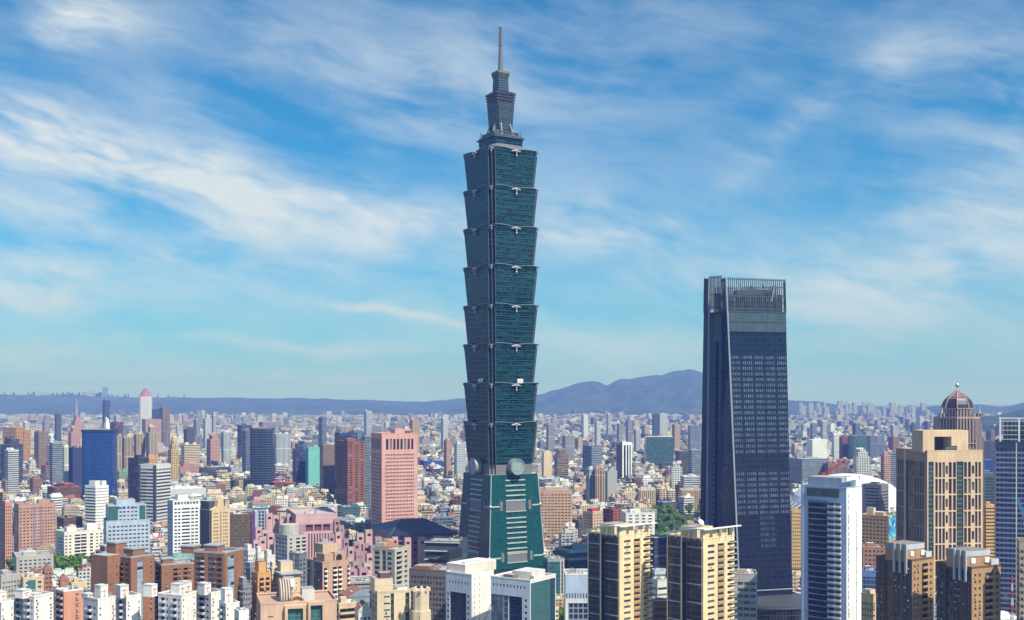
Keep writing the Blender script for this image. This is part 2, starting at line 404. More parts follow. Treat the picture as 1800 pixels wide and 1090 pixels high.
def balmesh(w, pr, mat):
    k = ('bal', round(w, 2), round(pr, 2), mat)
    if k not in WM:
        m = MB(); m.box(-w/2,-pr,-.1,w/2,-.01,.12,mat); m.box(-w/2,-pr-.02,.12,w/2,-pr+.14,1.1,mat)
        m.box(-w/2,-pr+.14,.12,-w/2+.14,-.01,1.1,mat); m.box(w/2-.14,-pr+.14,.12,w/2,-.01,1.1,mat)
        WM[k] = (m.mesh('balcony'), m)
    return WM[k]
ROOF = wallm((.30,.30,.29), .9); WHITE = wallm((.80,.80,.78), .6); LGREY = wallm((.55,.56,.57), .6); DGREY = wallm((.09,.095,.10), .6)
MGREY = wallm((.28,.29,.30), .7); STEEL = wallm((.45,.47,.50), .35, metal=.7, soil=.12); CREAM = wallm((.62,.50,.33), .8); PALEBLUE = wallm((.50,.58,.70), .6)
GDARK = glassm((.025,.032,.042)); GBLUE = glassm((.02,.045,.11)); GTEAL = glassm((.03,.12,.12)); GGREY = glassm((.06,.075,.09))
LEAF = None
# ------------------------------------------------------------------ ground, hills, haze
def groundm():
    m, t = newmat("ground_cover")
    pos = t.n('ShaderNodeNewGeometry').outputs['Position']; x, y, z = t.xyz(pos)
    c, s = math.cos(R(31)), math.sin(R(31))
    gx = t.m('ADD', t.m('MULTIPLY', x, c), t.m('MULTIPLY', y, s)); gy = t.m('SUBTRACT', t.m('MULTIPLY', y, c), t.m('MULTIPLY', x, s))
    ln = t.m('MAXIMUM', t.m('LESS_THAN', t.m('FRACT', t.m('DIVIDE', gx, 74)), .16), t.m('LESS_THAN', t.m('FRACT', t.m('DIVIDE', gy, 96)), .13))
    a = t.noise(pos, .012, 5, .6); b = t.noise(pos, .15, 4, .7)
    block = t.mix(t.step(b, .35, .65), (.14,.135,.125), (.27,.26,.24))
    block = t.mix(t.step(a, .52, .60), block, (.045,.085,.025))
    out(t, t.mix(ln, block, (.055,.056,.06)), .95, 0, .2)
    return m
g = MB(); g.poly([(-26000,-1500,0),(26000,-1500,0),(26000,30000,0),(-26000,30000,0)], groundm())
tag(g.build('ground'), kind='structure')

def hillm(c0, c1):
    m, t = newmat("hill_forest"); pos = t.n('ShaderNodeNewGeometry').outputs['Position']
    a = t.noise(pos, .0016, 5, .6); b = t.noise(pos, .009, 4, .7)
    f = t.m('ADD', t.m('MULTIPLY', a, .5), t.m('MULTIPLY', b, .5))
    c = t.mix(t.step(f, .42, .58), c0, c1)
    c = t.mix(t.m('MULTIPLY', t.m('GREATER_THAN', b, .68), .5), c, (.34,.33,.30))
    out(t, c, .95, 0, .1); return m
def hills(name, prof, D0, Dr, D1, mat, seed, rough=.05, nr=34, step=4, jag=.8):
    """terrain patch whose skyline at distance Dr passes through prof = [(px, py)]"""
    rnd = random.Random(seed); xs = [p[0] for p in prof]; ys = [p[1] for p in prof]
    px = np.arange(xs[0], xs[-1]+.1, step); py = np.interp(px, xs, ys)
    k = np.ones(5)/5; py = np.convolve(np.pad(py, 2, mode='edge'), k, 'valid')
    py = py+np.convolve([rnd.gauss(0,1) for _ in range(len(px)+6)], [.1,.2,.4,.4,.4,.2,.1], 'valid')*jag
    h = CH-(py-HY)*Dr/F
    ph = [[rnd.uniform(0, 6.28) for _ in range(3)] for _ in range(9)]
    V = []; 
    for j in range(nr):
        f = j/(nr-1); D = D0+(D1-D0)*f
        t = (D-D0)/(Dr-D0) if D < Dr else 1-(D-Dr)/(D1-Dr)*.7
        for i, p in enumerate(px):
            w = X(p, D); nz = 0
            for q in range(9):
                sc_ = .0011*1.62**q; nz += math.sin(w*sc_+ph[q][0]+2*math.sin(D*sc_*.8+ph[q][1]))*math.cos(D*sc_*1.1+ph[q][2])/(1.5**q)
            tt = max(0, min(1, t)); s = tt*tt*(3-2*tt)*.5+tt*.5
            z = h[i]*s*(1+nz*.30*(1-s)) + nz*rough*2.6*h[i]*min(1, tt*3)*(.2+.8*(1-s))
            V.append((w, D, max(-3, z) if j else -3))
    n = len(px); fs = [(j*n+i, j*n+i+1, (j+1)*n+i+1, (j+1)*n+i) for j in range(nr-1) for i in range(n-1)]
    me = bpy.data.meshes.new(name); me.from_pydata(V, [], fs); me.materials.append(mat)
    me.polygons.foreach_set('use_smooth', [True]*len(fs)); o = bpy.data.objects.new(name, me); sc.collection.objects.link(o)
    tag(o, kind='structure'); return o
HM = hillm((.016,.035,.014), (.05,.075,.03))
hills('hills', [(-320,702),(-120,697),(0,694.5),(120,695),(240,697),(330,698),(450,699.5),(560,701),(640,703),(700,704.5),(745,705),(790,701),(830,698),(880,704),(960,712)], 11200, 15500, 17500, HM, 1, .03)
hills('hills', [(800,712),(860,706),(910,704),(945,695),(970,687),(1000,677),(1020,672),(1040,669),(1055,672),(1068,677),(1080,669),(1092,664),(1110,664),(1140,659),(1165,658),(1190,653),(1212,650),(1235,656),(1260,668),(1300,684),(1340,697),(1380,708),(1420,716)], 10600, 13500, 15500, HM, 2, .05, 46, 3, 1.0)
hills('hills', [(1330,716),(1370,706),(1410,705),(1450,709),(1500,714),(1560,716),(1620,715),(1680,713),(1720,711),(1765,715),(1800,707),(1850,698),(1950,695),(2100,700)], 9500, 12500, 14500, HM, 3, .05)
hills('hills', [(1640,752),(1690,744),(1722,735),(1750,731),(1790,722),(1850,712),(1950,706),(2100,704)], 4900, 6200, 7500, HM, 4, .05)

hz = MB(); hz.box(-40000,-3000,-1,40000,40000,560, wallm((1,1,1)))
ho = hz.build('haze'); tag(ho, kind='stuff')
hm, t = newmat("haze_air"); ho.data.materials.clear(); ho.data.materials.append(hm)
pv = t.n('ShaderNodeVolumePrincipled'); pv.inputs['Color'].default_value = (.19,.30,1.0,1); pv.inputs['Density'].default_value = 0.000104
pv.inputs['Anisotropy'].default_value = 0.0; pv.inputs['Absorption Color'].default_value = (.75,.85,1,1)
o_ = t.n('ShaderNodeOutputMaterial'); t.t.links.new(pv.outputs[0], o_.inputs['Volume'])

# ------------------------------------------------------------------ the tall teal skyscraper
def landmark():
    D = 1018; phi = math.atan((880-CX)/F); rz = R(31)-phi
    root = empty('skyscraper', (X(880, D), D, 0), rz)
    tag(root, 'very tall teal glass skyscraper of eight flared stacked tiers with silver emblems and a spire', 'skyscraper')
    OCC.append((root.location.x-35*math.cos(rz)+35*math.sin(rz), D-35*math.sin(rz)-35*math.cos(rz), rz, 70, 70))
    S = F/D                                    # px per metre at the axis
    zz = lambda py: CH-(py-HY)/S
    gl = curtm((.010,.078,.090), (.012,.038,.045), 1.5, 2.05, .12, .24, .55, .09, (.002,.008,.012), .50, .3)
    glb = curtm((.006,.085,.090), (.018,.05,.054), 1.5, 2.05, .10, .20, .5, .09, (.004,.02,.025), .30, .3)
    nf = curtm((.006,.028,.034), (.045,.06,.065), 2.2, 4.2, .22, .10, .5, .15, (.004,.012,.018), .5, .3)
    frame = wallm((.16,.20,.21), .45); grey = wallm((.36,.37,.38), .6); lip = wallm((.20,.25,.27), .5); silver = wallm((.36,.38,.40), .4, metal=.3)
    edge = wallm((.38,.43,.43), .5); mull = wallm((.09,.125,.135), .5); band = wallm((.016,.085,.092), .4); louv = curtm((.20,.205,.21), (.12,.125,.13), .8, 1.2, .3, .3, .3, .6)
    def outline(h, c):
        q = [(-h,-h+2*c), (-h+c,-h+2*c), (-h+c,-h+c), (-h+2*c,-h+c), (-h+2*c,-h)]
        r = []
        for k in range(4):
            a = k*math.pi/2; r += [(x*math.cos(a)-y*math.sin(a), x*math.sin(a)+y*math.cos(a)) for x, y in q]
        return r
    def loft(m, p0, z0, p1, z1, mats):
        n = len(p0)
        for i in range(n):
            j = (i+1) % n; a, b, c, d = p0[i], p0[j], p1[j], p1[i]; L = math.dist(a, b); L1 = math.dist(d, c)
            m.poly([(*a,z0),(*b,z0),(*c,z1),(*d,z1)], mats(i, L), [(-L/2,z0),(L/2,z0),(L1/2,z1),(-L1/2,z1)])
    def faces4(fn):
        for k in range(4): fn(Matrix.Rotation(k*math.pi/2, 4, 'Z'))
    emb = MB()                                  # cloud-scroll emblem with its pendant
    emb.ell((0,0,.4),(2.3,.9,1.2), silver, 10, 6)
    for sx in (-1, 1):
        emb.ell((sx*2.6,.0,-.2),(1.5,.8,.8), silver, 8, 5); emb.ell((sx*4.0,.1,-.3),(1.1,.5,.45), silver, 8, 4)
    emb.bar((0,-.1,-.4),(0,-.1,-3.6),.75, silver, .4); emb.ell((.2,-.2,-4.3),(.8,.6,1.0), silver, 8, 5)
    emb_me = emb.mesh('emblem')
    crn = MB(); crn.ell((0,0,0),(1.5,1.5,.8), silver, 8, 5); crn.ell((0,0,-1.8),(.9,.9,1.5), silver, 8, 5); crn.bar((0,0,.2),(1.8,-1.8,.9),.4, silver, .2)
    crn_me = crn.mesh('corner_ornament')
    tops = [275, 340.5, 407.5, 475, 542.5, 610, 677.5, 745]; bots = tops[1:]+[812]
    C = 2.15
    for ti, (pt, pb) in enumerate(zip(tops, bots)):
        z0, z1 = zz(pb)-.4, zz(pt); h0, h1 = 23.0, 25.6
        tier = MB(); mats = lambda i, L: gl if L > 20 else (nf if i % 5 in (1, 2) else nf)
        loft(tier, outline(h0, C), z0, outline(h1, C), z1, mats)
        for fl in range(1, 8):                  # sun-shade band at each floor
            f = fl/8; h = h0+(h1-h0)*f; z = z0+(z1-z0)*f; hw = h-2*C
            def bnd(M, z=z, h=h, hw=hw):
                q = [(-hw,-h-.42),(hw,-h-.42)]
                P = lambda u, o, zz_: tuple(M @ Vector((u, -h+o, zz_)))
                tier.poly([P(-hw,-.42,z),P(hw,-.42,z),P(hw,-.42,z+.55),P(-hw,-.42,z+.55)], band)
                tier.poly([P(-hw,-.42,z+.55),P(hw,-.42,z+.55),P(hw,.1,z+.55),P(-hw,.1,z+.55)], band)
                tier.poly([P(-hw,.1,z),P(hw,.1,z),P(hw,-.42,z),P(-hw,-.42,z)], band)
            faces4(bnd)
        to = tier.build('tier', root)
        # corner mullions
        o0, o1 = outline(h0, C), outline(h1, C)
        for i in range(20):
            if i % 5 in (4, 0, 2): cm = MB(); cm.bar((*o0[i], z0), (*o1[i], z1), .24, mull); cm.build('corner_mullion', to)
        deck = MB(); op = outline(h1-.3, C)
        deck.poly([(*p, z1+.05) for p in op], grey); deck.build('ledge', to)
        hw = h1-2*C+.5; N = 28
        def prof(u):
            t = abs(u)/hw; return 0.35+2.3*math.sin(math.pi*min(1.0, t**.75*.62+.02))*1.0 if t < .999 else 0.35+2.3*math.sin(math.pi*.64)
        def par(M):
            pr = MB()
            P = lambda u, o, z: tuple(M @ Vector((u, -h1+o, z)))
            us = [-hw+2*hw*i/N for i in range(N+1)]
            for a, b in zip(us, us[1:]):
                za, zb = z1+prof(a), z1+prof(b)
                pr.poly([P(a,-.15,z1-1.6),P(b,-.15,z1-1.6),P(b,-.95,zb-.5),P(a,-.95,za-.5)], gl, [(a,z1-1.6),(b,z1-1.6),(b,zb),(a,za)])
                pr.poly([P(a,-1.25,za-.5),P(b,-1.25,zb-.5),P(b,-1.25,zb),P(a,-1.25,za)], lip)
                pr.poly([P(a,-.95,za-.5),P(b,-.95,zb-.5),P(b,-1.25,zb-.5),P(a,-1.25,za-.5)], lip)
                pr.poly([P(a,-1.25,za),P(b,-1.25,zb),P(b,.2,zb-.1),P(a,.2,za-.1)], lip)
                pr.poly([P(b,.2,z1),P(a,.2,z1),P(a,.2,za-.1),P(b,.2,zb-.1)], grey)
            pr.build('parapet', to)
        faces4(par)
        for k in range(4):
            M = Matrix.Rotation(k*math.pi/2, 4, 'Z')
            inst('emblem', emb_me, to, tuple(M @ Vector((0, -h1-1.5, z1-.2))), k*math.pi/2)
            inst('corner_ornament', crn_me, to, tuple(M @ Vector((h1-C*.9, -h1+C*.9, z1+.3))), k*math.pi/2)
    # tapering base
    zc0, zc1 = zz(831), zz(809)
    cl = MB(); oc = outline(22.4, C); loft(cl, oc, zc0, oc, zc1, lambda i, L: louv)
    cl.poly([(*p, zc1) for p in outline(23.2, C)], grey); cl.build('collar', root)
    zb = zz(992); ht, hb = 24.2, 29.0
    sq = lambda h: [(-h,-h),(h,-h),(h,h),(-h,h)]
    bs = MB(); loft(bs, sq(hb), zb, sq(ht), zc0, lambda i, L: glb); bs.poly([(*p, zc0) for p in sq(ht)], grey)
    bo = bs.build('base', root)
    for a, b in zip(sq(hb), sq(ht)): eb = MB(); eb.bar((*a, zb), (*b, zc0), .35, edge); eb.build('edge_mullion', bo)
    hz_ = lambda z: hb+(ht-hb)*(z-zb)/(zc0-zb)
    for k in range(4):
        M = Matrix.Rotation(k*math.pi/2, 4, 'Z')
        P = lambda u, o, z: tuple(M @ Vector((u, -hz_(z)+o, z)))
        def slab(m, u0, u1, za, zb_, o, mat):
            A = [P(u0,o,za),P(u1,o,za),P(u1,o,zb_),P(u0,o,zb_)]; B = [P(u0,.2,za),P(u1,.2,za),P(u1,.2,zb_),P(u0,.2,zb_)]
            m.poly(A, mat, [(u0,za),(u1,za),(u1,zb_),(u0,zb_)])
            for i in range(4):
                j = (i+1) % 4; m.poly([A[j],A[i],B[i],B[j]], mat)
        for py in (841, 850, 858.5, 867, 875.5, 905.5, 913.5, 922, 931, 939.5, 948, 957.5, 966):
            lb = MB(); slab(lb, -10.2, 10.2, zz(py)-.55, zz(py)+.55, -.7, edge); lb.build('sunshade', bo)
        for pa, pb in ((876.5, 894), (964, 981)):
            lv = MB(); slab(lv, -10.2, 10.2, zz(pb), zz(pa), -.3, louv); slab(lv, -10.5, 10.5, zz(pb)-.6, zz(pb)+.2, -.6, edge); slab(lv, -10.5, 10.5, zz(pa)-.2, zz(pa)+.6, -.6, edge); lv.build('louvre_panel', bo)
            sdv = MB(); zm = (zz(pa)+zz(pb))/2
            for sx in (-1, 1):
                slab(sdv, sx*14.8-1.4, sx*14.8+1.4, zz(pb)+.8, zz(pa)+.2, -.3, louv)
                a, b = sorted((sx*17, sx*(hz_(zm)-.5))); slab(sdv, a, b, zm-.5, zm+.7, -.6, edge)
            sdv.build('louvre_strip', bo)
        for pa in (885, 972):
            kn = MB(); q = Vector(P(hz_(zz(pa)), 0, zz(pa))); kn.ell(tuple(q), (1.7,1.7,1.7), silver, 8, 5); kn.build('corner_knot', bo)
        # coin disc
        cn = MB(); r = 7.2; zc = zz(818); dp = 6.4; dark = wallm((.05,.09,.10), .5); face = wallm((.30,.42,.45), .45)
        n = 36; hh = 23.4
        Q = lambda a, rr, o: tuple(M @ Vector((rr*math.sin(a), -hh+o, zc+rr*math.cos(a))))
        for i in range(n):
            a, b = 2*math.pi*i/n, 2*math.pi*(i+1)/n
            cn.poly([Q(a,r,0),Q(b,r,0),Q(b,r,-dp),Q(a,r,-dp)], silver, None, None, True)
            cn.poly([Q(a,r,-dp),Q(b,r,-dp),Q(b,r-.8,-dp-.1),Q(a,r-.8,-dp-.1)], silver)
            cn.poly([Q(a,r-.8,-dp-.1),Q(b,r-.8,-dp-.1),Q(b,r-.8,-dp+.5),Q(a,r-.8,-dp+.5)], silver)
        cn.poly([Q(2*math.pi*i/n, r-.8, -dp+.5) for i in range(n)][::-1], face)
        co = cn.build('coin_disc', bo)
        cq = MB(); W_ = lambda u, o, z: tuple(M @ Vector((u, -hh-dp+o, zc+z)))
        for u0, z0_, u1, z1_ in [(-2.6+1.9*i, -2.6+1.9*j, -2.6+1.9*i+1.35, -2.6+1.9*j+1.35) for i in range(3) for j in range(3)]:
            cq.poly([W_(u0,.35,z0_),W_(u1,.35,z0_),W_(u1,.35,z1_),W_(u0,.35,z1_)], edge)
        for q in range(-3, 4):
            L = math.sqrt(max(0, 6.2**2-(q*2)**2))
            for (a, b) in (((-L,q*2-.07),(L,q*2+.07)), ((q*2-.07,-L),(q*2+.07,L))):
                cq.poly([W_(a[0],.42,a[1]),W_(b[0],.42,a[1]),W_(b[0],.42,b[1]),W_(a[0],.42,b[1])], dark)
        cq.build('coin_grid', co)
    # plinth storeys
    pl = MB(); dk = curtm((.012,.02,.03), (.10,.13,.14), 1.8, 9, .2, .06, .6, .1)
    loft(pl, sq(28.6), zz(1005), sq(28.6), zb, lambda i, L: dk); loft(pl, sq(30), 0, sq(29.6), zz(1005), lambda i, L: glb)
    pl.poly([(*p, zz(1005)) for p in sq(29.6)], grey); pl.build('plinth', root)
    # crown
    cr = MB(); dgl = curtm((.010,.030,.040), (.06,.085,.10), 1.6, 2.1, .18, .3, .5, .2, (.004,.01,.015), .3)
    grey2 = wallm((.06,.075,.09), .6); roofc = wallm((.12,.13,.14), .6)
    z = [zz(q) for q in (272, 262, 248, 243, 236)]
    for k, (ha, hb_) in enumerate(((20.5, 19.5), (19.5, 15.0))):
        za, zb_ = z[0]+k*3.2, z[0]+k*3.2+3.2; n = 24
        sup = lambda h, i: (lambda a: (h*math.copysign(abs(math.cos(a))**.35, math.cos(a)), h*math.copysign(abs(math.sin(a))**.35, math.sin(a))))(2*math.pi*i/n)
        for i in range(n):
            cr.poly([(*sup(ha,i),za),(*sup(ha,i+1),za),(*sup(hb_,i+1),zb_),(*sup(hb_,i),zb_)], roofc)
    loft(cr, sq(14.0), z[1]-1, sq(14.6), z[2], lambda i, L: gl)
    cr.box(-16,-16,z[2],16,16,z[2]+1.0,grey2); cr.box(-14.6,-14.6,z[2]+1.0,14.6,14.6,z[3],grey2); cr.box(-12,-12,z[3],12,12,z[4],dgl)
    cr.build('crown_base', root)
    sh = MB(); za, zb_ = z[4]-1, zz(186)
    loft(sh, outline(7.9, .8), za, outline(9.5, .8), zb_, lambda i, L: dgl)
    for k in range(4):
        a = zb_+k*2.7+.2; h = 8.9+k*.32
        loft(sh, sq(h), a, sq(h+.5), a+1.7, lambda i, L: grey2); sh.poly([(*p, a+1.7) for p in sq(h+.5)], roofc); sh.poly([(*p, a) for p in sq(h)], roofc)
        loft(sh, sq(h-1.2), a+1.7, sq(h-1.2), a+2.9, lambda i, L: dgl)
    for q in range(10):
        zq = za+(zb_-za)*q/10; hq = 7.9+1.6*q/10+.15; sh.box(-hq+.9,-hq,zq,hq-.9,-hq+.4,zq+.45,grey2); sh.box(-hq,-hq+.9,zq,-hq+.4,hq-.9,zq+.45,grey2); sh.box(hq-.4,-hq+.9,zq,hq,hq-.9,zq+.45,grey2)
    so_ = sh.build('crown_shaft', root)
    br = MB()
    for k in range(4):
        M = Matrix.Rotation(k*math.pi/2, 4, 'Z')
        for sx in (-1, 1):
            br.bar(tuple(M @ Vector((sx*6,-12.2,z[3]))), tuple(M @ Vector((sx*4.5,-8.2,z[4]+8))), .55, MGREY)
            br.bar(tuple(M @ Vector((sx*13,-13,z[3]))), tuple(M @ Vector((sx*13,-13,z[3]+5.5))), .25, MGREY)
            br.bar(tuple(M @ Vector((sx*11,-13,z[3]))), tuple(M @ Vector((sx*11,-13,z[3]+4.0))), .2, MGREY)
    br.build('brace', root)
    ne = MB(); zt = zb_+11.0
    loft(ne, sq(5.4), zt, sq(5.0), zz(140), lambda i, L: dgl); loft(ne, sq(5.0), zz(140), sq(6.1), zz(131), lambda i, L: grey2)
    ne.box(-6.2,-6.2,zz(131),6.2,6.2,zz(127.5), wallm((.16,.19,.06), .7)); ne.build('neck', root)
    sp = MB(); sp.cyl(0,0,zz(127.5),zz(80),2.5,1.5,16,wallm((.14,.155,.17), .5)); sp.cyl(0,0,zz(80),zz(46),1.1,.9,12,wallm((.12,.13,.14), .5)); sp.cyl(0,0,zz(46),zz(43),.5,.1,8,silver)
    spo = sp.build('spire', root)
    for q in range(10):
        rr = MB(); zq = zz(80-q*3.5); rr.cyl(0,0,zq,zq+.7,2.0-.05*q,2.0-.05*q,14,silver); rr.poly([((2.0)*math.cos(i*.6), 2.0*math.sin(i*.6), zq) for i in range(10)][::-1], silver); rr.build('spire_ring', spo)
    # dishes standing on a ledge
    M4 = root.matrix_basis if False else Matrix.Translation(root.location) @ Matrix.Rotation(rz, 4, 'Z')
    zl = zz(677.5)+.1
    for (lx, ly, kind) in ((5.5, -24.4, 0), (-24.4, -8.5, 1), (-24.4, -4.0, 1)):
        d = MB()
        if kind == 0:
            d.box(-.3,-.3,0,.3,.3,2.2,WHITE); d.box(-3.0,-.4,1.8,3.0,.3,5.4,WHITE); d.box(-2.4,-.5,2.4,2.4,-.4,4.8,LGREY)
            nm, lb, ct = 'equipment_cabinet', 'white box on a post standing on a ledge of the tallest skyscraper', 'cabinet'
        else:
            d.bar((0,0,0),(0,0,3.5),.3,WHITE); Mx = Matrix.Rotation(R(-60), 3, 'Y'); d.ell((0,0,4.4),(2.1,2.1,.7),WHITE,14,4,Mx); d.bar((0,0,4.4),(-2.2,0,5.4),.15,WHITE)
            nm, lb, ct = 'satellite_dish', 'white satellite dish {} on a left ledge of the tallest skyscraper'.format('nearer the corner' if ly < -6 else 'farther from the corner'), 'satellite dish'
        o = d.build(nm, None, tuple(M4 @ Vector((lx, ly, zl))), rz); tag(o, lb, ct, 'dishes on the skyscraper ledge' if kind else None)
landmark()

# ------------------------------------------------------------------ the dark tapered skyscraper
def tapered():
    z0t = Zt(487, 850); root = empty('skyscraper', (X(1305, 845), 845, 0)); tag(root, 'dark navy glass skyscraper with tapering sides, pale edge strip and open lattice crown', 'skyscraper')
    O = root.location
    OCC.append((X(1300,845), 845, R(8), 48, 60))
    def pt(px, py, D): return Vector((X(px, D), D, Zt(py, D)))-O
    def ln(px0, D0, px1, D1):                   # line from the ground to the crown: bottom px at z=0, top px at z0t
        a = Vector((X(px0, D0), D0, 0))-O; b = Vector((X(px1, D1), D1, z0t))-O
        return lambda z: a+(b-a)*(z/z0t)
    A = ln(1304, 845, 1277, 852); B = ln(1395, 858, 1380, 866)
    C_ = ln(1270, 862, 1268, 862); C2 = ln(1272, 874, 1270, 872); E = ln(1249, 874, 1255, 874); E2 = ln(1240, 868, 1246.5, 868); G = ln(1227, 872, 1238, 872); G2 = ln(1232, 922, 1243, 915); Bk = ln(1391, 915, 1377, 910)
    navy = curtm((.010,.020,.055), (.035,.05,.09), 1.0, 1.0, .14, .07, .7, .12, None, 0, .6)
    # front glazing with pale blinds in groups of bays
    m, t = newmat("blind_glazing"); u, v, _ = t.xyz(t.n('ShaderNodeUVMap').outputs[0])
    fu, fv = t.m('FRACT', u), t.m('FRACT', v)
    wn = t.n('ShaderNodeTexWhiteNoise', noise_dimensions='2D'); t.put(wn.inputs['Vector'], t.vec(t.m('FLOOR', u), t.m('FLOOR', v))); r = wn.outputs[0]
    c = t.mix(r, (.003,.008,.028), (.008,.017,.048))
    grp = t.m('GREATER_THAN', t.m('FRACT', t.m('DIVIDE', t.m('ADD', u, .5), 5.6)), .17)
    zmask = t.m('MULTIPLY', t.m('GREATER_THAN', v, 33), t.m('LESS_THAN', v, 50.5))
    zm2 = t.m('MULTIPLY', t.m('GREATER_THAN', v, 22), t.m('LESS_THAN', v, 29.5))
    zm3 = t.m('MULTIPLY', t.m('MULTIPLY', t.m('GREATER_THAN', v, 16), t.m('LESS_THAN', v, 22.01)), t.m('MULTIPLY', t.m('GREATER_THAN', u, 12), t.m('LESS_THAN', u, t.m('ADD', 20, t.m('MULTIPLY', v, .0)))))
    zz_ = t.m('MAXIMUM', t.m('MAXIMUM', zmask, zm2), t.m('MULTIPLY', zm3, .6))
    bl = t.m('MULTIPLY', t.m('MULTIPLY', zz_, grp), t.m('MULTIPLY', t.m('LESS_THAN', fv, .52), t.m('LESS_THAN', fu, .62)))
    c = t.mix(t.m('MULTIPLY', bl, t.m('ADD', .35, t.m('MULTIPLY', r, .45))), c, (.17,.21,.29))
    lines = t.m('MAXIMUM', t.m('GREATER_THAN', fu, .86), t.m('GREATER_THAN', fv, .90))
    c = t.mix(lines, c, (.03,.04,.075)); out(t, c, .10, 0, .6)
    front = m
    pale = curtm((.055,.085,.10), (.035,.052,.065), 1.0, 1.0, .12, .10, .4, .2); corem = wallm((.13,.165,.28), .5); slot = wallm((.012,.015,.025), .5)
    sliver = curtm((.008,.016,.045), (.015,.025,.05), 2.0, 8.4, .05, .04, .4, .1, None, 0, .6); trim = wallm((.30,.35,.43), .4); frame = wallm((.06,.085,.11), .5)
    zP0, zP1 = Zt(583, 850), Zt(546, 850); H = 58.0
    def quad(m_, f, g, za, zb, mat, nu, n=1, flo=4.2):
        for i in range(n):
            a, b = za+(zb-za)*i/n, za+(zb-za)*(i+1)/n
            m_.poly([f(a), g(a), g(b), f(b)], mat, [(0,a/flo),(nu,a/flo),(nu,b/flo),(0,b/flo)])
    fw = MB(); quad(fw, A, B, 0, zP0, front, 28, 8); fw.build('front_glazing', root)
    pb = MB(); q1 = lambda f: (lambda z: f(z)+Vector((0,-.5,0))); quad(pb, q1(A), q1(B), zP0, zP1, pale, 28); pb.build('glass_band', root)
    tr = MB()
    for zz2 in (zP0+.6, (zP0+zP1)/2, zP1-.4, Zt(1040, 845)): tr.bar(A(zz2)+Vector((0,-.5,0)), B(zz2)+Vector((0,-.5,0)), .35, trim if zz2 < 100 else pale)
    tr.build('band_trim', root)
    fa = MB(); quad(fa, C_, A, 0, Zt(545,850), navy, 11, 6, 2.1)
    fa.build('fold_glazing', root)
    co = MB(); quad(co, E, C2, 0, Zt(590, 870), corem, 1); quad(co, C2, C_, 0, Zt(545, 865), navy, 4); quad(co, E, C2, Zt(590,870), Zt(515,870), curtm((.03,.05,.075),(.08,.11,.14),.14,1.0,.2,.2,.6,.15), 1)
    co.build('core_wall', root)
    fb = MB(); z = 6.0
    while z < Zt(600, 870):
        a, b = E(z), C2(z); w = b-a; fb.box(a.x+w.x*.02, a.y-.5, z, a.x+w.x*.24, a.y+.3, z+.9, slot); fb.box(a.x+w.x*.36, a.y-.5, z, a.x+w.x*.97, a.y+.3, z+.8, slot); z += 4.4
    fb.build('floor_slot', root)
    gr = MB(); z = 0
    a0, a1 = E(2), E(Zt(600,870)); w = C2(0).x-E(0).x
    gr.bar(a0+Vector((w*.30,-.7,0)), a1+Vector((w*.28,-.7,0)), .9, slot); gr.build('service_slot', root)
    fi = MB(); quad(fi, G, E2, 0, z0t+1, sliver, 5, 4); quad(fi, G2, G, 0, z0t+1, sliver, 14, 4); quad(fi, E2, E, 0, z0t+1, wallm((.26,.31,.40), .45), 2); fi.build('side_blade', root)
    ed = MB()
    ed.bar(A(2)+Vector((-.3,-.3,0)), A(z0t)+Vector((-.3,-.3,0)), .55, trim); ed.build('edge_strip', root)
    e2 = MB(); e2.bar(E2(2), E2(z0t+1), .5, wallm((.26,.30,.38), .4)); e2.build('edge_strip', root)
    fn = MB()
    for i in range(1, 28):
        f = lambda z, t_=i/28: A(z)*(1-t_)+B(z)*t_+Vector((0,-.18,0))
        fn.bar(f(3), f(zP0), .12, wallm((.02,.03,.06), .4))
    fn.build('mullion', root)
    bk = MB(); quad(bk, B, Bk, 0, zP1, sliver, 20, 4); quad(bk, Bk, G2, 0, zP1, sliver, 40, 1)
    ztop = zP1; bk.poly([A(ztop),B(ztop),Bk(ztop),G2(ztop),G(ztop),C_(ztop)], MGREY); bk.build('rear_wall', root)
    # open crown: fins, rails, plant room and braces
    cf = MB()
    def fins(f, g, n, z0, z1, r=.3):
        for i in range(n+1):
            h = lambda z, t_=i/n: f(z)*(1-t_)+g(z)*t_
            cf.bar(h(z0), h(z1), r, frame)
        for zz2 in (z0+2, z0+(z1-z0)*.45, z1-1.2): cf.bar(f(zz2), g(zz2), .3, frame)
    fins(A, B, 30, zP1, z0t); fins(B, Bk, 22, zP1, z0t-.5); fins(Bk, G2, 36, zP1, z0t-1); fins(G2, G, 12, zP1, z0t+2); fins(C_, A, 5, zP1, z0t, .4)
    fins(E2, C_, 9, Zt(545,868), z0t+2.5)
    cf.build('crown_lattice', root)
    cr = MB(); a, b = A(zP1), B(zP1)
    cg = curtm((.03,.055,.075), (.10,.14,.17), 1.5, 4, .2, .12, .7, .2)
    cr.box(a.x+2.5, a.y+14, zP1, b.x-2.5, a.y+40, Zt(515, 850), cg, DGREY); cr.box(a.x+10, a.y+18, Zt(515,850), b.x-9, a.y+36, Zt(505,850), DGREY, DGREY)
    cr.build('plant_room', root)
    bx = MB()
    for (p0, p1) in ((1282,1292),(1300,1311),(1322,1318),(1340,1349),(1362,1356)): bx.bar(pt(p0, 500, 862), pt(p1, 530, 862), .35, trim)
    for (p0, p1) in ((1243,1247),(1256,1252),(1262,1268)): bx.bar(pt(p0, 495, 885), pt(p1, 522, 885), .35, trim)
    bx.build('brace', root)
    # entrance podium
    pd = MB(); pg = curtm((.010,.014,.022), (.05,.06,.065), 2.4, 3.6, .14, .14, .6, .15, None, 0, .6)
    w0 = Vector((X(1335, 830), 830, 0))-O; hp = Zt(1053, 838)
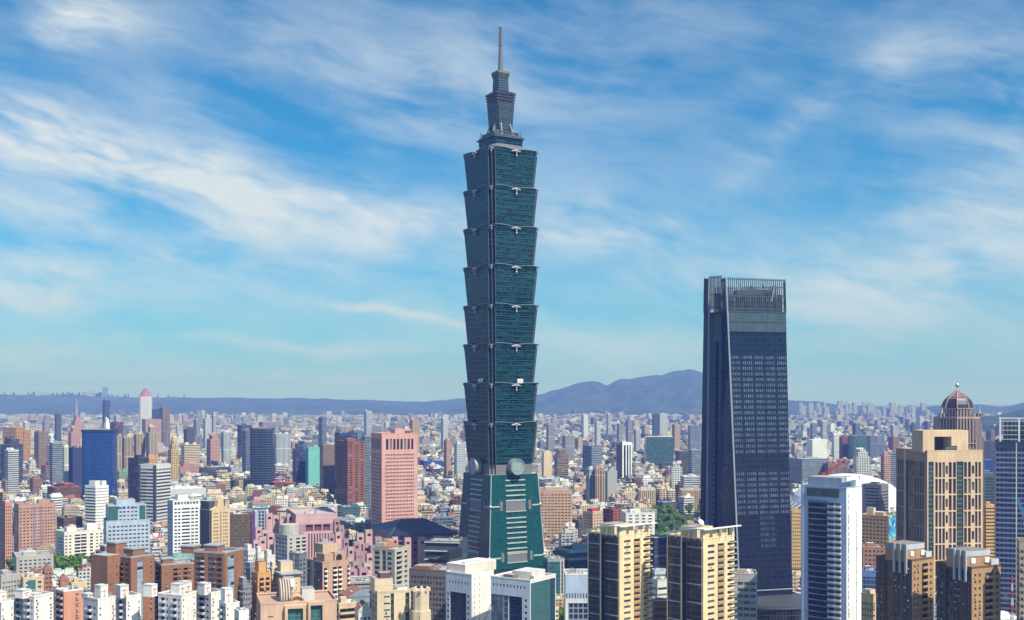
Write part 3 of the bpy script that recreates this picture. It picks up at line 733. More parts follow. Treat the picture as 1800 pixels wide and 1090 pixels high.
    pd.cyl(w0.x+14, w0.y+22, 0, hp-4, 33, 34, 48, pg, False); pd.cyl(w0.x+14, w0.y+22, hp-4, hp-2.5, 35, 35, 48, wallm((.10,.105,.115),.5), False); pd.cyl(w0.x+14, w0.y+22, hp-2.5, hp, 34, 16, 48, wallm((.05,.056,.065),.5))
    pd.build('podium', root)
tapered()
# ------------------------------------------------------------------ near and middle buildings placed by hand
def tank(b, x, y, z, r=1.0, h=1.8):
    m = MB(); m.cyl(x, y, z, z+h, r, r, 12, STEEL, False); m.cyl(x, y, z+h, z+h+.35, r, .15, 12, STEEL); m.build('water_tank', b.root)
def hut(b, x0, y0, x1, y1, z, h, wm, top=None, name='roof_hut'):
    m = MB(); m.box(x0, y0, z, x1, y1, z+h, wm, top or ROOF); return m.build(name, b.root)
def clutter(b, n=6, seed=0, box=None, z=None):
    """plant boxes, tanks and vents on the roof"""
    r = random.Random(seed); x0, y0, w, d = box or (0, 0, b.w, b.d); z = (b.H if z is None else z)-.9
    for i in range(n):
        a, c = x0+w*r.uniform(.12,.8), y0+d*r.uniform(.12,.8); k = r.random()
        if k < .35: tank(b, a, c, z, r.uniform(.7,1.3), r.uniform(1.4,2.4))
        else: hut(b, a, c, a+r.uniform(1.2,4), c+r.uniform(1.2,4), z, r.uniform(.9,2.6), r.choice([LGREY, MGREY, WHITE]), None, 'roof_plant')
def simple(name, label, cat, xl, xc, xr, yt, D, wall, front, left, fh=3.4, th=None, asp=1.0, dep=None, par=None, cl=5, group=None, joint=False, roofm=None):
    b = Bd(name, label, cat, xl, xc, xr, yt, D, th, asp, dep, group)
    wm = wall if not isinstance(wall, tuple) else wallm(wall, .8, fh if joint else 0)
    b.face('F', front, wm, fh=fh, top=.8); b.face('L', left, wm, fh=fh, top=.8); b.boxwall(0, 0, 0, b.w, b.d, b.H, wm)
    b.roof(roofm or ROOF, par=.5, pm=par or wm); clutter(b, cl, int(xc)); b.wm = wm
    return b
W = lambda n, wf=.5, hf=.45, g=None, wz=1.0: ('w', wz, n, wf, hf, g or GDARK)
RB = lambda hf=.5, g=None, wz=1.0: ('r', wz, hf, g or GDARK)
S = lambda wz=1.0, m=None: ('.', wz, m) if m else ('.', wz)
BAL = lambda m, g=None, wz=1.0, pr=1.2: ('b', wz, g or GDARK, m, pr)

# --- pink office tower
PINK = wallm((.62,.345,.305), .75)
b = Bd('office_tower', 'pale pink office tower with small square windows and eight tall openings near its top', 'office tower', 650, 671, 734, 763, 1275, None, 1.0, 40)
zt_ = b.zat(793)
def pinkface(sd, n):
    b.face(sd, [S(.10), W(n, .60, .46, glassm((.022,.016,.018), .08, .3), .80), S(.10)], PINK, 0, zt_, 4.05)
    b.face(sd, [S(.10), ('w', .80, 8, .66, .82, GDARK, .9), S(.10)], PINK, zt_, b.zat(770), b.zat(770)-zt_-.01)
    b.face(sd, [S()], PINK, b.zat(770), b.H)
pinkface('F', 16); pinkface('L', 15); b.boxwall(0, 0, 0, b.w, b.d, b.H, PINK); b.roof(ROOF, par=.8, pm=PINK)
hut(b, b.xf(697), 5, b.xf(725), 20, b.H-1, 6.5, PINK); o = hut(b, b.xf(714), 4.9, b.xf(724), 4.99, b.H+.5, 2.5, wallm((.14,.03,.03)), None, 'sign_panel')
hut(b, b.xf(716), 8, b.xf(722), 14, b.H+5, 3, LGREY); b.finish()

# --- blue glass tower (rounded), dark round tower, red-brown tower
def rounded(name, label, cat, xl, xr, yt, D, gm, capm, n=28, pw=.5, dep=None, capz=4, step=None):
    cx = X((xl+xr)/2, D); a = (X(xr, D)-X(xl, D))/2; c = dep or a; H = Zt(yt, D)
    OCC.append((cx-a, D-c, 0, 2*a, 2*c)); EXPL.append((xl, xr, D))
    root = empty(name, (cx, D, 0)); tag(root, label, cat); m = MB()
    P = lambda i, s=1.0: (a*s*math.copysign(abs(math.cos(2*math.pi*i/n))**pw, math.cos(2*math.pi*i/n)), c*s*math.copysign(abs(math.sin(2*math.pi*i/n))**pw, math.sin(2*math.pi*i/n)))
    L = 0
    for i in range(n):
        p, q = P(i), P(i+1); l = math.dist(p, q); m.poly([(*p,0),(*q,0),(*q,H-capz),(*p,H-capz)], gm, [(L,0),(L+l,0),(L+l,H-capz),(L,H-capz)], None, False); L += l
    m.build('curtain_wall', root); k = MB()
    for i in range(n):
        p, q, p2, q2 = P(i), P(i+1), P(i, 1.05), P(i+1, 1.05)
        k.poly([(*p,H-capz),(*q,H-capz),(*q2,H-capz+.6),(*p2,H-capz+.6)], capm); k.poly([(*p2,H-capz+.6),(*q2,H-capz+.6),(*q2,H),(*p2,H)], capm)
    k.poly([(*P(i, 1.05),H-.6) for i in range(n)], ROOF); k.build('roof_crown', root)
    m = MB(); m.box(-a*.4,-c*.3,H-.6,a*.4,c*.4,H+1.5,MGREY); m.build('roof_plant', root); return root
rounded('office_tower', 'deep blue glass office tower with bowed sides and a dark flared cap', 'office tower', 148, 202, 755, 1880, curtm((.008,.050,.20), (.012,.07,.22), 3.0, 4.2, .10, .16, .6, .1, None, 0, .5), wallm((.012,.04,.10), .4), 28, .35, 18)
rounded('office_tower', 'dark slate round-cornered office tower with pale horizontal lines', 'office tower', 441, 481, 752, 1980, curtm((.016,.028,.055), (.09,.12,.15), 9, 4.2, .03, .20, .5, .15, None, 0, .5), DGREY, 24, .6, 20)
BRICKR = wallm((.24,.09,.06), .8)
b = simple('office_tower', 'tall rust red office tower with a stepped shady side and vertical window strips', 'office tower', 591, 611, 642, 776, 1680, BRICKR, [S(.16), W(1,.6,.55), S(.28), W(1,.6,.55), S(.2), W(1,.6,.55), S(.2)], [RB(.45)], 3.7, cl=3)
hut(b, b.w*.1, 6, b.w*.6, 16, b.H-1, 5, BRICKR); b.finish()

# --- stepped pale blue office block
PB = wallm((.42,.50,.62), .7)
GRN = curtm((.012,.11,.085), (.10,.22,.19), 1.8, 1.8, .12, .18, .4, .15)
b = Bd('office_block', 'pale blue office block stepping up to a central gable with green glass corners', 'office block', 180, 187, 264, 917, 1110, None, 1.0, 30)
g9 = glassm((.03,.045,.07))
b.face('F', [S(.03), ('w', .94, 10, .62, .44, g9), S(.03)], PB, fh=3.9, top=.5); b.face('L', [S(.1), ('w', .8, 5, .5, .44, g9), S(.1)], PB, fh=3.9, top=.5)
b.boxwall(0,0,0,b.w,b.d,b.H,PB); b.roof(ROOF, par=.6, pm=PB)
x0, x1 = b.xf(190), b.xf(257); z1 = b.zat(889); bx = (x0, 1.0, x1-x0, 24)
b.face('F', [('g', .26, GRN), S(.02), ('w', .50, 5, .62, .44, g9), S(.04), ('g', .16, GRN), S(.02)], PB, b.H-1, z1, 3.9, bx); b.face('L', [('g', .5, GRN), S(.5)], PB, b.H-1, z1, 3.9, bx); b.boxwall(x0,1,b.H-1,x1,25,z1,PB,ROOF)
x0, x1 = b.xf(205), b.xf(238); z2 = b.zat(880); bx = (x0, 2.0, x1-x0, 20)
b.face('F', [S()], PB, z1-.5, z2, 3.9, bx); b.face('L', [S()], PB, z1-.5, z2, 3.9, bx); b.boxwall(x0,2,z1-.5,x1,22,z2,PB,MGREY)
for k in range(4):
    m = MB(); a = x0+(x1-x0)*(.13+.25*k); m.cyl(0,0,0,.25,1.05,1.05,10,wallm((.02,.05,.30)),True)
    for q in range(5): m.cyl(.8*math.cos(q*1.257),.8*math.sin(q*1.257),0,.3,.45,.45,8,wallm((.02,.05,.30)),True)
    o = m.build('emblem', b.root, (a, .98, z1-2.6)); o.rotation_euler = (R(90),0,0)
b.finish()

# --- white banded office, dark banded tower, white hotel, cream gabled tower
b = simple('office_block', 'bright white office block banded with floor lines, in front of the blue glass tower', 'office block', 149, 168, 191, 855, 1360, (.80,.80,.80), [RB(.22, g=GGREY)], [RB(.55, g=GGREY)], 3.6, cl=6)
hut(b, 2, 3, b.w*.45, 14, b.H-1, 7.5, WHITE); hut(b, b.w*.62, 3, b.w*.95, 12, b.H-1, 6.8, WHITE); b.finish()
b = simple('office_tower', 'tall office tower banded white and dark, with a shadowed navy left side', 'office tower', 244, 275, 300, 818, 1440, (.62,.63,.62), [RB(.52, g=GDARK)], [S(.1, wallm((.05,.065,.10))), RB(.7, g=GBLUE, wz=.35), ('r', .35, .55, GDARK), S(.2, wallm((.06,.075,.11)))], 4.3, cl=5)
hut(b, b.w*.03, .5, b.w*.97, b.d*.8, b.H-2, 3.5, LGREY); b.finish()
b = simple('office_tower', 'near-black office tower behind the white and dark banded tower', 'office tower', 225, 243, 262, 806, 1520, (.035,.042,.06), [RB(.5, g=GDARK)], [W(4,.6,.5,GBLUE)], 3.8, cl=4)
hut(b, b.w*.05, 1, b.w*.4, 9, b.H-1, 6, wallm((.04,.05,.07))); b.finish()
b = Bd('hotel', 'white hotel slab of dark balcony slots above a mint glass base', 'hotel', 290, 304, 351, 881, 1090, None, 1.0, 18)
HW = wallm((.74,.76,.80), .6); zb = b.zat(972)
b.face('F', [S(.04), ('w', .26, 2, .72, .5, GDARK, 1.0), S(.02), ('w', .32, 1, .94, .5, GDARK, 1.2), S(.02), ('w', .30, 2, .72, .5, GDARK, 1.0), S(.04)], HW, zb, b.zat(890), 3.35)
b.face('F', [S(.04), ('w', .92, 8, .75, .5, GGREY), S(.04)], HW, b.zat(890), b.H, 5)
b.face('F', [('g', 1, curtm((.20,.42,.40), (.40,.52,.52), 2.2, 4.0, .07, .07, .4, .15), .2)], HW, 0, zb, zb-.02)
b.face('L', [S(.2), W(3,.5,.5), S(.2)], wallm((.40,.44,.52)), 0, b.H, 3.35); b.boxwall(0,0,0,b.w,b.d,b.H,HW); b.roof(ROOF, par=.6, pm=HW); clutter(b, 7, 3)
hut(b, 6, 4, 16, 13, b.H-1, 6.5, WHITE); b.finish()
CR = wallm((.66,.50,.30), .8, 3.6, .85); CR_SHADE = wallm((.055,.065,.085), .8)  # dark tone stands for shade on the cream tower's left wall
b = Bd('office_tower', 'narrow cream office tower with an obelisk-shaped gable and dark shaded side', 'office tower', 349, 372, 404, 897, 1120)
b.face('F', [S(.10), ('w', .28, 3, .55, .5, GDARK), S(.09), ('w', .06, 1, .8, .97, GDARK, .5), S(.09), ('w', .28, 3, .55, .5, GDARK), S(.10)], CR, fh=3.5)
b.face('L', [S(.12, CR), W(5,.5,.5,GDARK,.7), S(.05, CR), S(.1)], CR_SHADE, fh=3.5); b.boxwall(0,0,0,b.w,b.d,b.H,CR,ROOF)
m = MB(); q = [(.02,0),(.30,.22),(.36,.80),(.44,1),(.56,1),(.64,.80),(.70,.22),(.98,0)]; hh = b.zat(875)-b.H
pts = [(b.w*x_, 0, b.H+hh*z_) for x_, z_ in q]
m.poly(pts[::-1], CR); m.poly([(x_, 5, z_) for x_, _, z_ in pts], CR)
for i in range(len(pts)):
    a, c = pts[i], pts[(i+1) % len(pts)]; m.poly([a, c, (c[0],5,c[2]), (a[0],5,a[2])], CR)
m.build('gable', b.root); hut(b, 1, 6, b.w-1, b.d-2, b.H-.5, hh*.72, CR_SHADE); b.finish()
b = simple('office_block', 'olive brown office block of many small windows beside a purple fin', 'office block', 404, 405, 441, 905, 1180, (.135,.10,.06), [W(9,.6,.45,glassm((.05,.045,.04)))], [S()], 3.3, 4, 1.0, 20, cl=6, joint=True)
b.part('fin', [(b.w+.3, -1.2, 0, b.w+4.0, 16, b.H+.5)], wallm((.12,.04,.16))); b.part('fin', [(b.w+4.2, -1.4, 0, b.w+6.6, 16, b.H+3)], wallm((.42,.50,.62)))
b.part('wing', [(b.w+6.8, 0, 0, b.w+16, 16, b.H+3)], curtm((.03,.05,.09), (.36,.42,.50), 3.4, 3.6, .35, .25, .5, .2)); b.finish()

# --- brick apartment towers at the left front
BRK = wallm((.30,.145,.08), .85, 3.3, .82); BRK_SHADE = wallm((.20,.095,.06), .85, 3.3, .82); SILV = wallm((.36,.38,.42), .5)  # second brick is a darker copy, shade coloured into the left faces
gb = glassm((.12,.15,.17))
def brick(label, xl, xc, xr, yt, D, front, left, huts, wing=None, dep=None):
    b = Bd('apartment_tower', label, 'apartment tower', xl, xc, xr, yt, D, None, 1.0, dep)
    b.face('F', front, BRK, fh=3.3); b.face('L', left, BRK_SHADE, fh=3.3); b.boxwall(0,0,0,b.w,b.d,b.H,BRK); b.roof(ROOF, par=.9, pm=SILV)
    if wing:
        xa, xb, y0, dp, dz = wing
        bx = (xa, y0, xb-xa, dp); b.face('F', [S(.2), W(1,.7,.4,gb,.25), S(.15), BAL(LGREY, GDARK, .3, .8), S(.1)], BRK, 0, b.H+dz, 3.3, bx)
        b.face('L', [S(.3), W(1,.6,.4,gb,.4), S(.3)], BRK_SHADE, 0, b.H+dz, 3.3, bx); b.boxwall(xa,y0,0,xb,y0+dp,b.H+dz,BRK); b.roof(ROOF, b.H+dz, bx, .9, SILV)
    for (x0,y0,x1,y1,h) in huts:
        hut(b, x0,y0,x1,y1,b.H-1,h,BRK,SILV); b.part('parapet', [(x0-.4,y0-.4,b.H-1+h,x1+.4,y1+.4,b.H-.2+h)], SILV)
    clutter(b, 4, int(xl)); return b
strip = curtm((.34,.44,.56), (.22,.30,.40), 3.6, 3.3, .04, .12, .3, .3, (.02,.03,.05), .40)
b = brick('brown brick apartment tower with a pale blue window strip, tallest of the brick towers', 198, 230, 272, 981, 690, [S(.26), ('g', .24, strip, .15), S(.28), W(1,.5,.5,gb,.12), S(.1)], [S(.1), W(1,.5,.4,gb,.2), BAL(BRK_SHADE,GDARK,.25,.9), S(.08), RB(.6,GDARK,.2), S(.1)], [(3,2,12,11,5.5),(1,16,9,25,8.5)], None)
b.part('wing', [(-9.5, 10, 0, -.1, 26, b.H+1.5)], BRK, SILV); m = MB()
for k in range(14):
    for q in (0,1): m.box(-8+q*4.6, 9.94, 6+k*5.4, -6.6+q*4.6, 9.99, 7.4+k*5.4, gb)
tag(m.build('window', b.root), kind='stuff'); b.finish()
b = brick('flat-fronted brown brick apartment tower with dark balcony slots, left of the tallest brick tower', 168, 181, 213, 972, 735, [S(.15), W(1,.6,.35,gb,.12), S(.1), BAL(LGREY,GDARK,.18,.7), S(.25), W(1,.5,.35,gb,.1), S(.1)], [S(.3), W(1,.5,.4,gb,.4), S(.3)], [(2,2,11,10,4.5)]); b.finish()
b = brick('low brown brick apartment block with paired windows between the two taller brick towers', 272, 284, 346, 994, 755, [S(.09), W(1,.5,.36,gb,.09), S(.14), BAL(BRK,GDARK,.14,.4), W(1,.7,.4,GTEAL,.1), S(.05), BAL(BRK,GDARK,.14,.4), W(1,.7,.4,GTEAL,.1), S(.15)], [S(.2), BAL(BRK_SHADE,GDARK,.5), S(.2)], [(1,2,8,9,4.5)]); b.finish()
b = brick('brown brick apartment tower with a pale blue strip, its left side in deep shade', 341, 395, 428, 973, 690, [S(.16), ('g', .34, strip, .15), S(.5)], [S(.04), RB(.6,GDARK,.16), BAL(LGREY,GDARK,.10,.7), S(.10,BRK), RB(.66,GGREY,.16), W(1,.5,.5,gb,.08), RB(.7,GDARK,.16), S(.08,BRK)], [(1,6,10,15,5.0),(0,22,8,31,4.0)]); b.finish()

# --- white apartment towers with rooftop huts bearing red cross-shaped trim
WT = wallm((.80,.77,.72), .75, 3.2, .86); WT_SHADE = wallm((.52,.52,.57), .8); REDT = wallm((.60,.12,.07))  # second white is greyed: left-side shade set in the colour
def whitetower(label, xl, xc, xr, yt, D, huts, seed=0, z=0):
    b = Bd('apartment_tower', label, 'apartment tower', xl, xc, xr, yt, D, None, 1.3, None, 'white apartment towers with red trimmed roof huts')
    b.face('F', [S(.06), ('w', .16, 1, .6, .36, GDARK, .4), S(.56), ('w', .16, 1, .6, .36, GDARK, .4), S(.06)], WT, fh=3.2)
    n = max(1, round(b.d/9)); zl = []
    for k in range(n): zl += [S(.18), BAL(WT_SHADE, GDARK, .42, 1.5), ('w', .3, 1, .5, .45, GDARK, .9), S(.1)]
    b.face('L', zl, WT_SHADE, fh=3.2); b.boxwall(0,0,0,b.w,b.d,b.H,WT); b.roof(ROOF, par=.5, pm=WT)
    for (pa, pb_, py, y0) in huts:
        s_ = (D+y0)/F; h = 180-(py-HY)*s_-b.H; x0 = b.xf(pa); x1 = x0+(pb_-pa)*s_*1.02; y1 = y0+5.5
        o = hut(b, x0, y0, x1, y1, b.H-.9, h+.9, WT, LGREY); w = x1-x0; c = (x0+x1)/2; t_ = MB()
        t_.box(x0+w*.14, y0-.12, b.H+h*.55, x1-w*.14, y0-.01, b.H+h*.55+.28, REDT); t_.box(c-.14, y0-.12, b.H+.6, c+.14, y0-.01, b.H+h*.55-.005, REDT); t_.box(c-.14, y0-.12, b.H+h*.55+.285, c+.14, y0-.01, b.H+h*.72, REDT)
        t_.box(c-w*.2, y0-.1, b.H+.5, c-.15, y0-.01, b.H+.78, REDT); t_.box(c+.15, y0-.1, b.H+.5, c+w*.2, y0-.01, b.H+.78, REDT)
        t_.build('cross_trim', o); b.part('parapet', [(x0-.15,y0-.15,b.H+h,x1+.15,y1+.15,b.H+h+.5)], LGREY)
    clutter(b, 2, seed); b.finish(); return b
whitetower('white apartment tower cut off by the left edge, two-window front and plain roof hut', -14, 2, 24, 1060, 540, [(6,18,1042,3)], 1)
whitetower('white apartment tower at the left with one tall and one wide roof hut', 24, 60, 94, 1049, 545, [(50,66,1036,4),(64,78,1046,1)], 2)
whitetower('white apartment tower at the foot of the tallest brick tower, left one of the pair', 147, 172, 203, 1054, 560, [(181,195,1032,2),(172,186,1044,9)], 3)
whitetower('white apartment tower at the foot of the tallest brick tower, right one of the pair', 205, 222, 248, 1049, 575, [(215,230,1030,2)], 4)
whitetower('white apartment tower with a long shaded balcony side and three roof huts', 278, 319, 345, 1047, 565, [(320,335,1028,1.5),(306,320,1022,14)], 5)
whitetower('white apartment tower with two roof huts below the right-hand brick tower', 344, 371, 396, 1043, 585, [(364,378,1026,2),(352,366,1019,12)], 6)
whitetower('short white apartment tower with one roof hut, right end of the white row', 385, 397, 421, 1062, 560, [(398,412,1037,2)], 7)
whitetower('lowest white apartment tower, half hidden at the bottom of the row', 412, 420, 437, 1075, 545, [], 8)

# --- salmon and orange blocks, beige apartments in the left centre
SAL = wallm((.60,.29,.18), .8)
b = simple('apartment_block', 'bright salmon block with one column of windows and a cluttered white roof terrace', 'apartment block', 97, 112, 146, 1040, 620, SAL, [S(.60), ('w', .16, 2, .8, .42, GDARK, .4), S(.24)], [S(.1), BAL(wallm((.45,.40,.40)),GDARK,.4), BAL(wallm((.45,.40,.40)),GDARK,.4), S(.1)], 3.3, par=WHITE, cl=9, roofm=WHITE)
b.part('wing', [(b.w+.1, .5, 0, b.w+4.6, 12, b.H-1)], curtm((.10,.12,.16),(.22,.25,.30),2.2,3.3,.2,.2,.5,.2)); b.finish()
b = simple('apartment_tower', 'slim orange apartment tower with a taller stair block behind', 'apartment tower', 443, 453, 476, 1008, 705, (.62,.33,.13), [S(.12), ('b', .36, GDARK, wallm((.62,.36,.16)), .9), S(.1), ('b', .32, GDARK, wallm((.62,.36,.16)), .7), S(.08)], [S(.2), W(2,.4,.4), S(.2)], 3.4, cl=2)
hut(b, 2, 3, b.w*.8, 9, b.H-1, 7.5, b.wm, wallm((.16,.07,.05))); b.finish()
b = simple('apartment_tower', 'light beige apartment tower with a blue glass bay and a flat grey eave', 'apartment tower', 488, 497, 528, 1012, 720, (.66,.50,.34), [S(.3), ('g', .26, curtm((.10,.16,.20),(.3,.35,.36),1.2,3.3,.1,.25,.5,.2), .4), S(.14), W(1,.4,.3,GDARK,.15), S(.15)], [S(.2), W(2,.5,.5), S(.2)], 3.3, cl=0)
b.part('eave', [(-1.5,-1.5,b.H+.51,b.w+1.5,b.d+1.5,b.H+1.3)], SILV); hut(b, 1, 8, 9, 16, b.H+1.3, 6.5, b.wm, SILV); b.finish()
PT = wallm((.52,.33,.23), .8, 3.3, .85)
b = Bd('apartment_tower', 'tall rosy tan apartment tower with white balconies, arched loggia and rooftop shrubs', 'apartment tower', 540, 567, 614, 990, 760)
b.face('F', [S(.05), BAL(WHITE,GDARK,.12,1.3), S(.20), BAL(WHITE,GDARK,.17,1.2), S(.03), BAL(WHITE,GDARK,.15,1.2), S(.20), BAL(WHITE,GDARK,.08,1.2)], PT, fh=3.3)
b.face('L', [W(1,.6,.5,GDARK,.2), S(.14,PT), S(.12,WT_SHADE), W(2,.6,.5,GDARK,.4), S(.14)], wallm((.16,.13,.12)), fh=3.3); b.boxwall(0,0,0,b.w,b.d,b.H,PT); b.roof(ROOF, par=.9, pm=PT)
hut(b, b.xf(574), 3, b.xf(590), 14, b.H-1, 6.5, PT); hut(b, b.xf(592), 3, b.xf(611), 14, b.H-1, 7, PT); hut(b, b.xf(578), 8, b.xf(603), 20, b.H+5, 6.5, wallm((.58,.40,.26)))
m = MB(); cx_ = b.xf(600); rr = 2.3
m.poly([(cx_-rr,2.9,b.H-.5),(cx_+rr,2.9,b.H-.5)]+[(cx_+rr*math.cos(t_*math.pi/10),2.9,b.H+2.4+rr*math.sin(t_*math.pi/10)) for t_ in range(11)], GDARK); m.build('arch_window', b.root); b.finish()
b = simple('apartment_tower', 'dark blue-grey apartment tower with one white pillar beside the rosy tan tower', 'apartment tower', 508, 526, 540, 974, 845, (.16,.18,.21), [W(2,.5,.5), S(.2)], [W(2,.5,.5), S(.08,WHITE), W(2,.5,.5)], 3.3, cl=3); b.finish()
b = simple('apartment_block', 'grey stone apartment block with a round penthouse and roof garden', 'apartment block', 484, 505, 538, 942, 945, (.46,.44,.42), [S(.12), W(1,.7,.5,GDARK,.2), S(.2), BAL(LGREY,GDARK,.25,.6), S(.1), BAL(LGREY,GDARK,.25,.6)], [W(4,.55,.55)], 3.3, cl=4)
m = MB(); m.cyl(b.w*.45, b.d*.5, b.H-1, b.H+8.5, 8, 8, 20, b.wm); 
m.build('penthouse', b.root); b.finish()
for i, (xl, xc, xr, yt, D, col, lb) in enumerate([(428,436,449,968,800,(.72,.70,.68),'small white tower with a red mark on its hut, beyond the right-hand brick tower'), (448,453,464,972,830,(.70,.66,.60),'slim off-white tower between the brick tower and the orange tower'), (462,470,484,978,830,(.74,.70,.64),'white tower with a broad roof hut behind the orange tower'), (432,440,452,1000,760,(.22,.23,.27),'dark grey apartment tower left of the orange tower'), (474,478,490,1000,735,(.60,.50,.40),'narrow pale beige tower right of the orange tower'), (420,427,440,1028,700,(.24,.25,.28),'low charcoal block at the foot of the right-hand brick tower')]):
    b = simple('apartment_tower', lb, 'apartment tower', xl, xc, xr, yt, D, col, [W(3,.5,.45)], [W(3,.5,.5)], 3.3, cl=2); hut(b, 1, 2, b.w*.7, 7, b.H-1, 5, b.wm, LGREY); b.finish()
# --- arched tan complex at the bottom, cream turreted block, grey stone block, dark grey office
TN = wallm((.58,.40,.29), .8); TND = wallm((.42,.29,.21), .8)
b = Bd('apartment_block', 'rosy tan block with striped barrel roof, round arch and two framed teal windows', 'apartment block', 449, 458, 592, 1062, 560, None, 1.0, 30)
xa, xb = b.xf(500), b.xf(537); xc, xd = b.xf(541), b.xf(570)
TG = curtm((.03,.12,.12), (.12,.2,.2), 2.5, 2.2, .05, .1, .7, .1, None, 0, .6)
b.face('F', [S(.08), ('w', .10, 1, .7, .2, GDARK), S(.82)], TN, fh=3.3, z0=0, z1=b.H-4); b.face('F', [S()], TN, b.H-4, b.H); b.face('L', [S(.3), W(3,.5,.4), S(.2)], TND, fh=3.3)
b.boxwall(0,0,0,b.w,b.d,b.H,TN); b.roof(TND, par=.6, pm=TN)
for (u0, u1, zt_) in ((xa, xb, b.zat(1066)), (xc, xd, b.zat(1062))):
    m = MB(); w = u1-u0
    m.box(u0,-2.4,0,u0+w*.14,-.01,zt_,TN); m.box(u1-w*.14,-2.4,0,u1,-.01,zt_,TN); m.box(u0+w*.14+.001,-2.4,zt_-1.6,u1-w*.14-.001,-.01,zt_,TN)
    m.poly([(u0+w*.14,-.8,0),(u1-w*.14,-.8,0),(u1-w*.14,-.8,zt_-1.6),(u0+w*.14,-.8,zt_-1.6)], TG, [(0,0),(w,0),(w,zt_),(0,zt_)]); m.build('window_bay', b.root)
m = MB(); cx_ = (b.xf(510)+b.xf(536))/2; r = (b.xf(536)-b.xf(510))/2; zc = b.zat(1064)
pts = [(cx_+r*math.cos(math.pi*i/14), zc+r*math.sin(math.pi*i/14)) for i in range(15)]; rin = [(cx_+(r-.7)*math.cos(math.pi*i/14), zc+(r-.7)*math.sin(math.pi*i/14)) for i in range(15)]
m.poly([(x_,1.2,z_) for x_, z_ in pts], TN)
for (p, q, a, c) in zip(pts, pts[1:], rin, rin[1:]):
    m.poly([(p[0],.4,p[1]),(q[0],.4,q[1]),(q[0],9,q[1]),(p[0],9,p[1])], TN); m.poly([(a[0],.4,a[1]),(c[0],.4,c[1]),(q[0],.4,q[1]),(p[0],.4,p[1])], wallm((.30,.17,.11)))
m.build('arch_gable', b.root)
m = MB(); DS = wallm((.10,.09,.09)); SS = wallm((.50,.40,.33)); x0, x1 = b.xf(494), b.xf(515); n = 14
for i in range(n):                               # barrel roof striped with ribs
    a0, a1 = math.pi*i/n/2, math.pi*(i+1)/n/2; y = lambda a: 20-12*math.cos(a); z = lambda a: b.H-.5+9.5*math.sin(a)
    for k in range(9):
        u0, u1 = x0+(x1-x0)*k/9, x0+(x1-x0)*(k+1)/9; o_ = .35 if k % 2 else 0
        m.poly([(u0,y(a0)-o_,z(a0)+o_),(u1,y(a0)-o_,z(a0)+o_),(u1,y(a1)-o_,z(a1)+o_),(u0,y(a1)-o_,z(a1)+o_)], SS if k % 2 else DS)
m.poly([(x1,y(math.pi/2*i/n),z(math.pi/2*i/n)) for i in range(n+1)]+[(x1,20,b.H-.5)], TN)
m.build('barrel_roof', b.root)
hut(b, b.xf(505), 18, b.xf(524), 26, b.H+5, 4.2, WHITE); hut(b, b.xf(534), 8, b.xf(556), 18, b.H-1, 6, LGREY); b.finish()
CRM = wallm((.68,.54,.38), .8, 3.3, .88)
b = Bd('apartment_tower', 'cream apartment tower with green glass slots and an octagonal turret at its right', 'apartment tower', 650, 663, 722, 1041, 560)
gs = curtm((.02,.06,.05), (.10,.14,.13), 1.5, 3.3, .1, .2, .6, .15)
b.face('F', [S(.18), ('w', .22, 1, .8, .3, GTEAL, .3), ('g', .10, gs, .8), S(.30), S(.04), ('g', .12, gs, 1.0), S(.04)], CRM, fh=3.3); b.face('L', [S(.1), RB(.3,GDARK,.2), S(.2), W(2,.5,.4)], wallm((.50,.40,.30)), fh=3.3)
b.boxwall(0,0,0,b.w,b.d,b.H,CRM); b.roof(ROOF, par=.6, pm=CRM); clutter(b, 5, 9)
hut(b, b.xf(661), 3, b.xf(693), 14, b.H-1, 7, CRM); hut(b, b.xf(672), 4.5, b.xf(690), 11, b.H+6, 2.6, wallm((.16,.07,.05))); hut(b, b.xf(699), 1, b.xf(717), 12, b.H-1, 2.5, WHITE); b.finish()
b2 = MB(); x_, D = X(739, 552), 556; rt = empty('apartment_tower', (x_, D, 0)); tag(rt, 'cream octagonal apartment turret with a crown of small battlements', 'apartment tower')
ht = Zt(1039, 552); b2.cyl(0,0,0,ht-10,4.9,4.9,8,CRM,True,None,False); b2.cyl(0,0,ht-10,ht,3.9,3.9,8,CRM,True,None,False); b2.build('wall', rt)
m = MB()
for k in range(8): a = k*.785; m.box(4.1*math.cos(a)-.55,4.1*math.sin(a)-.55,ht-.6,4.1*math.cos(a)+.55,4.1*math.sin(a)+.55,ht+1.1,CRM)
m.build('battlement', rt)
for k in range(8): me = winmesh(1.2, 1.8, GDARK, 'window'); inst('window', me[0], rt, (4.62*math.sin(-.39+.785*0)+1.85, -4.58, ht-13-k*3.3), R(22.5))
GS = wallm((.50,.47,.40), .8); GS_SHADE = wallm((.30,.30,.29), .8)  # darker stone carries the shade of the left face in its colour
b = Bd('apartment_tower', 'grey stone apartment tower with arched balcony column and a brown pyramid roof', 'apartment tower', 655, 694, 719, 967, 740)
b.face('F', [S(.10), BAL(GS,GDARK,.42,.7), S(.12), ('w',.28,1,.7,.5,GDARK,.4), S(.08)], GS, fh=3.3); b.face('L', [S(.08,GS), RB(.6,GDARK,.22), S(.10,GS), ('g',.16,curtm((.05,.07,.08),(.2,.2,.19),2,3.3,.1,.2,.5,.2),.5), S(.06,GS), W(1,.8,.55,GDARK,.2), S(.12)], GS_SHADE, fh=3.3)
b.boxwall(0,0,0,b.w,b.d,b.H,GS); b.roof(ROOF, par=.7, pm=GS); hut(b, 1, b.d-9, 6, b.d-2, b.H-1, 5, GS, wallm((.30,.42,.45)))
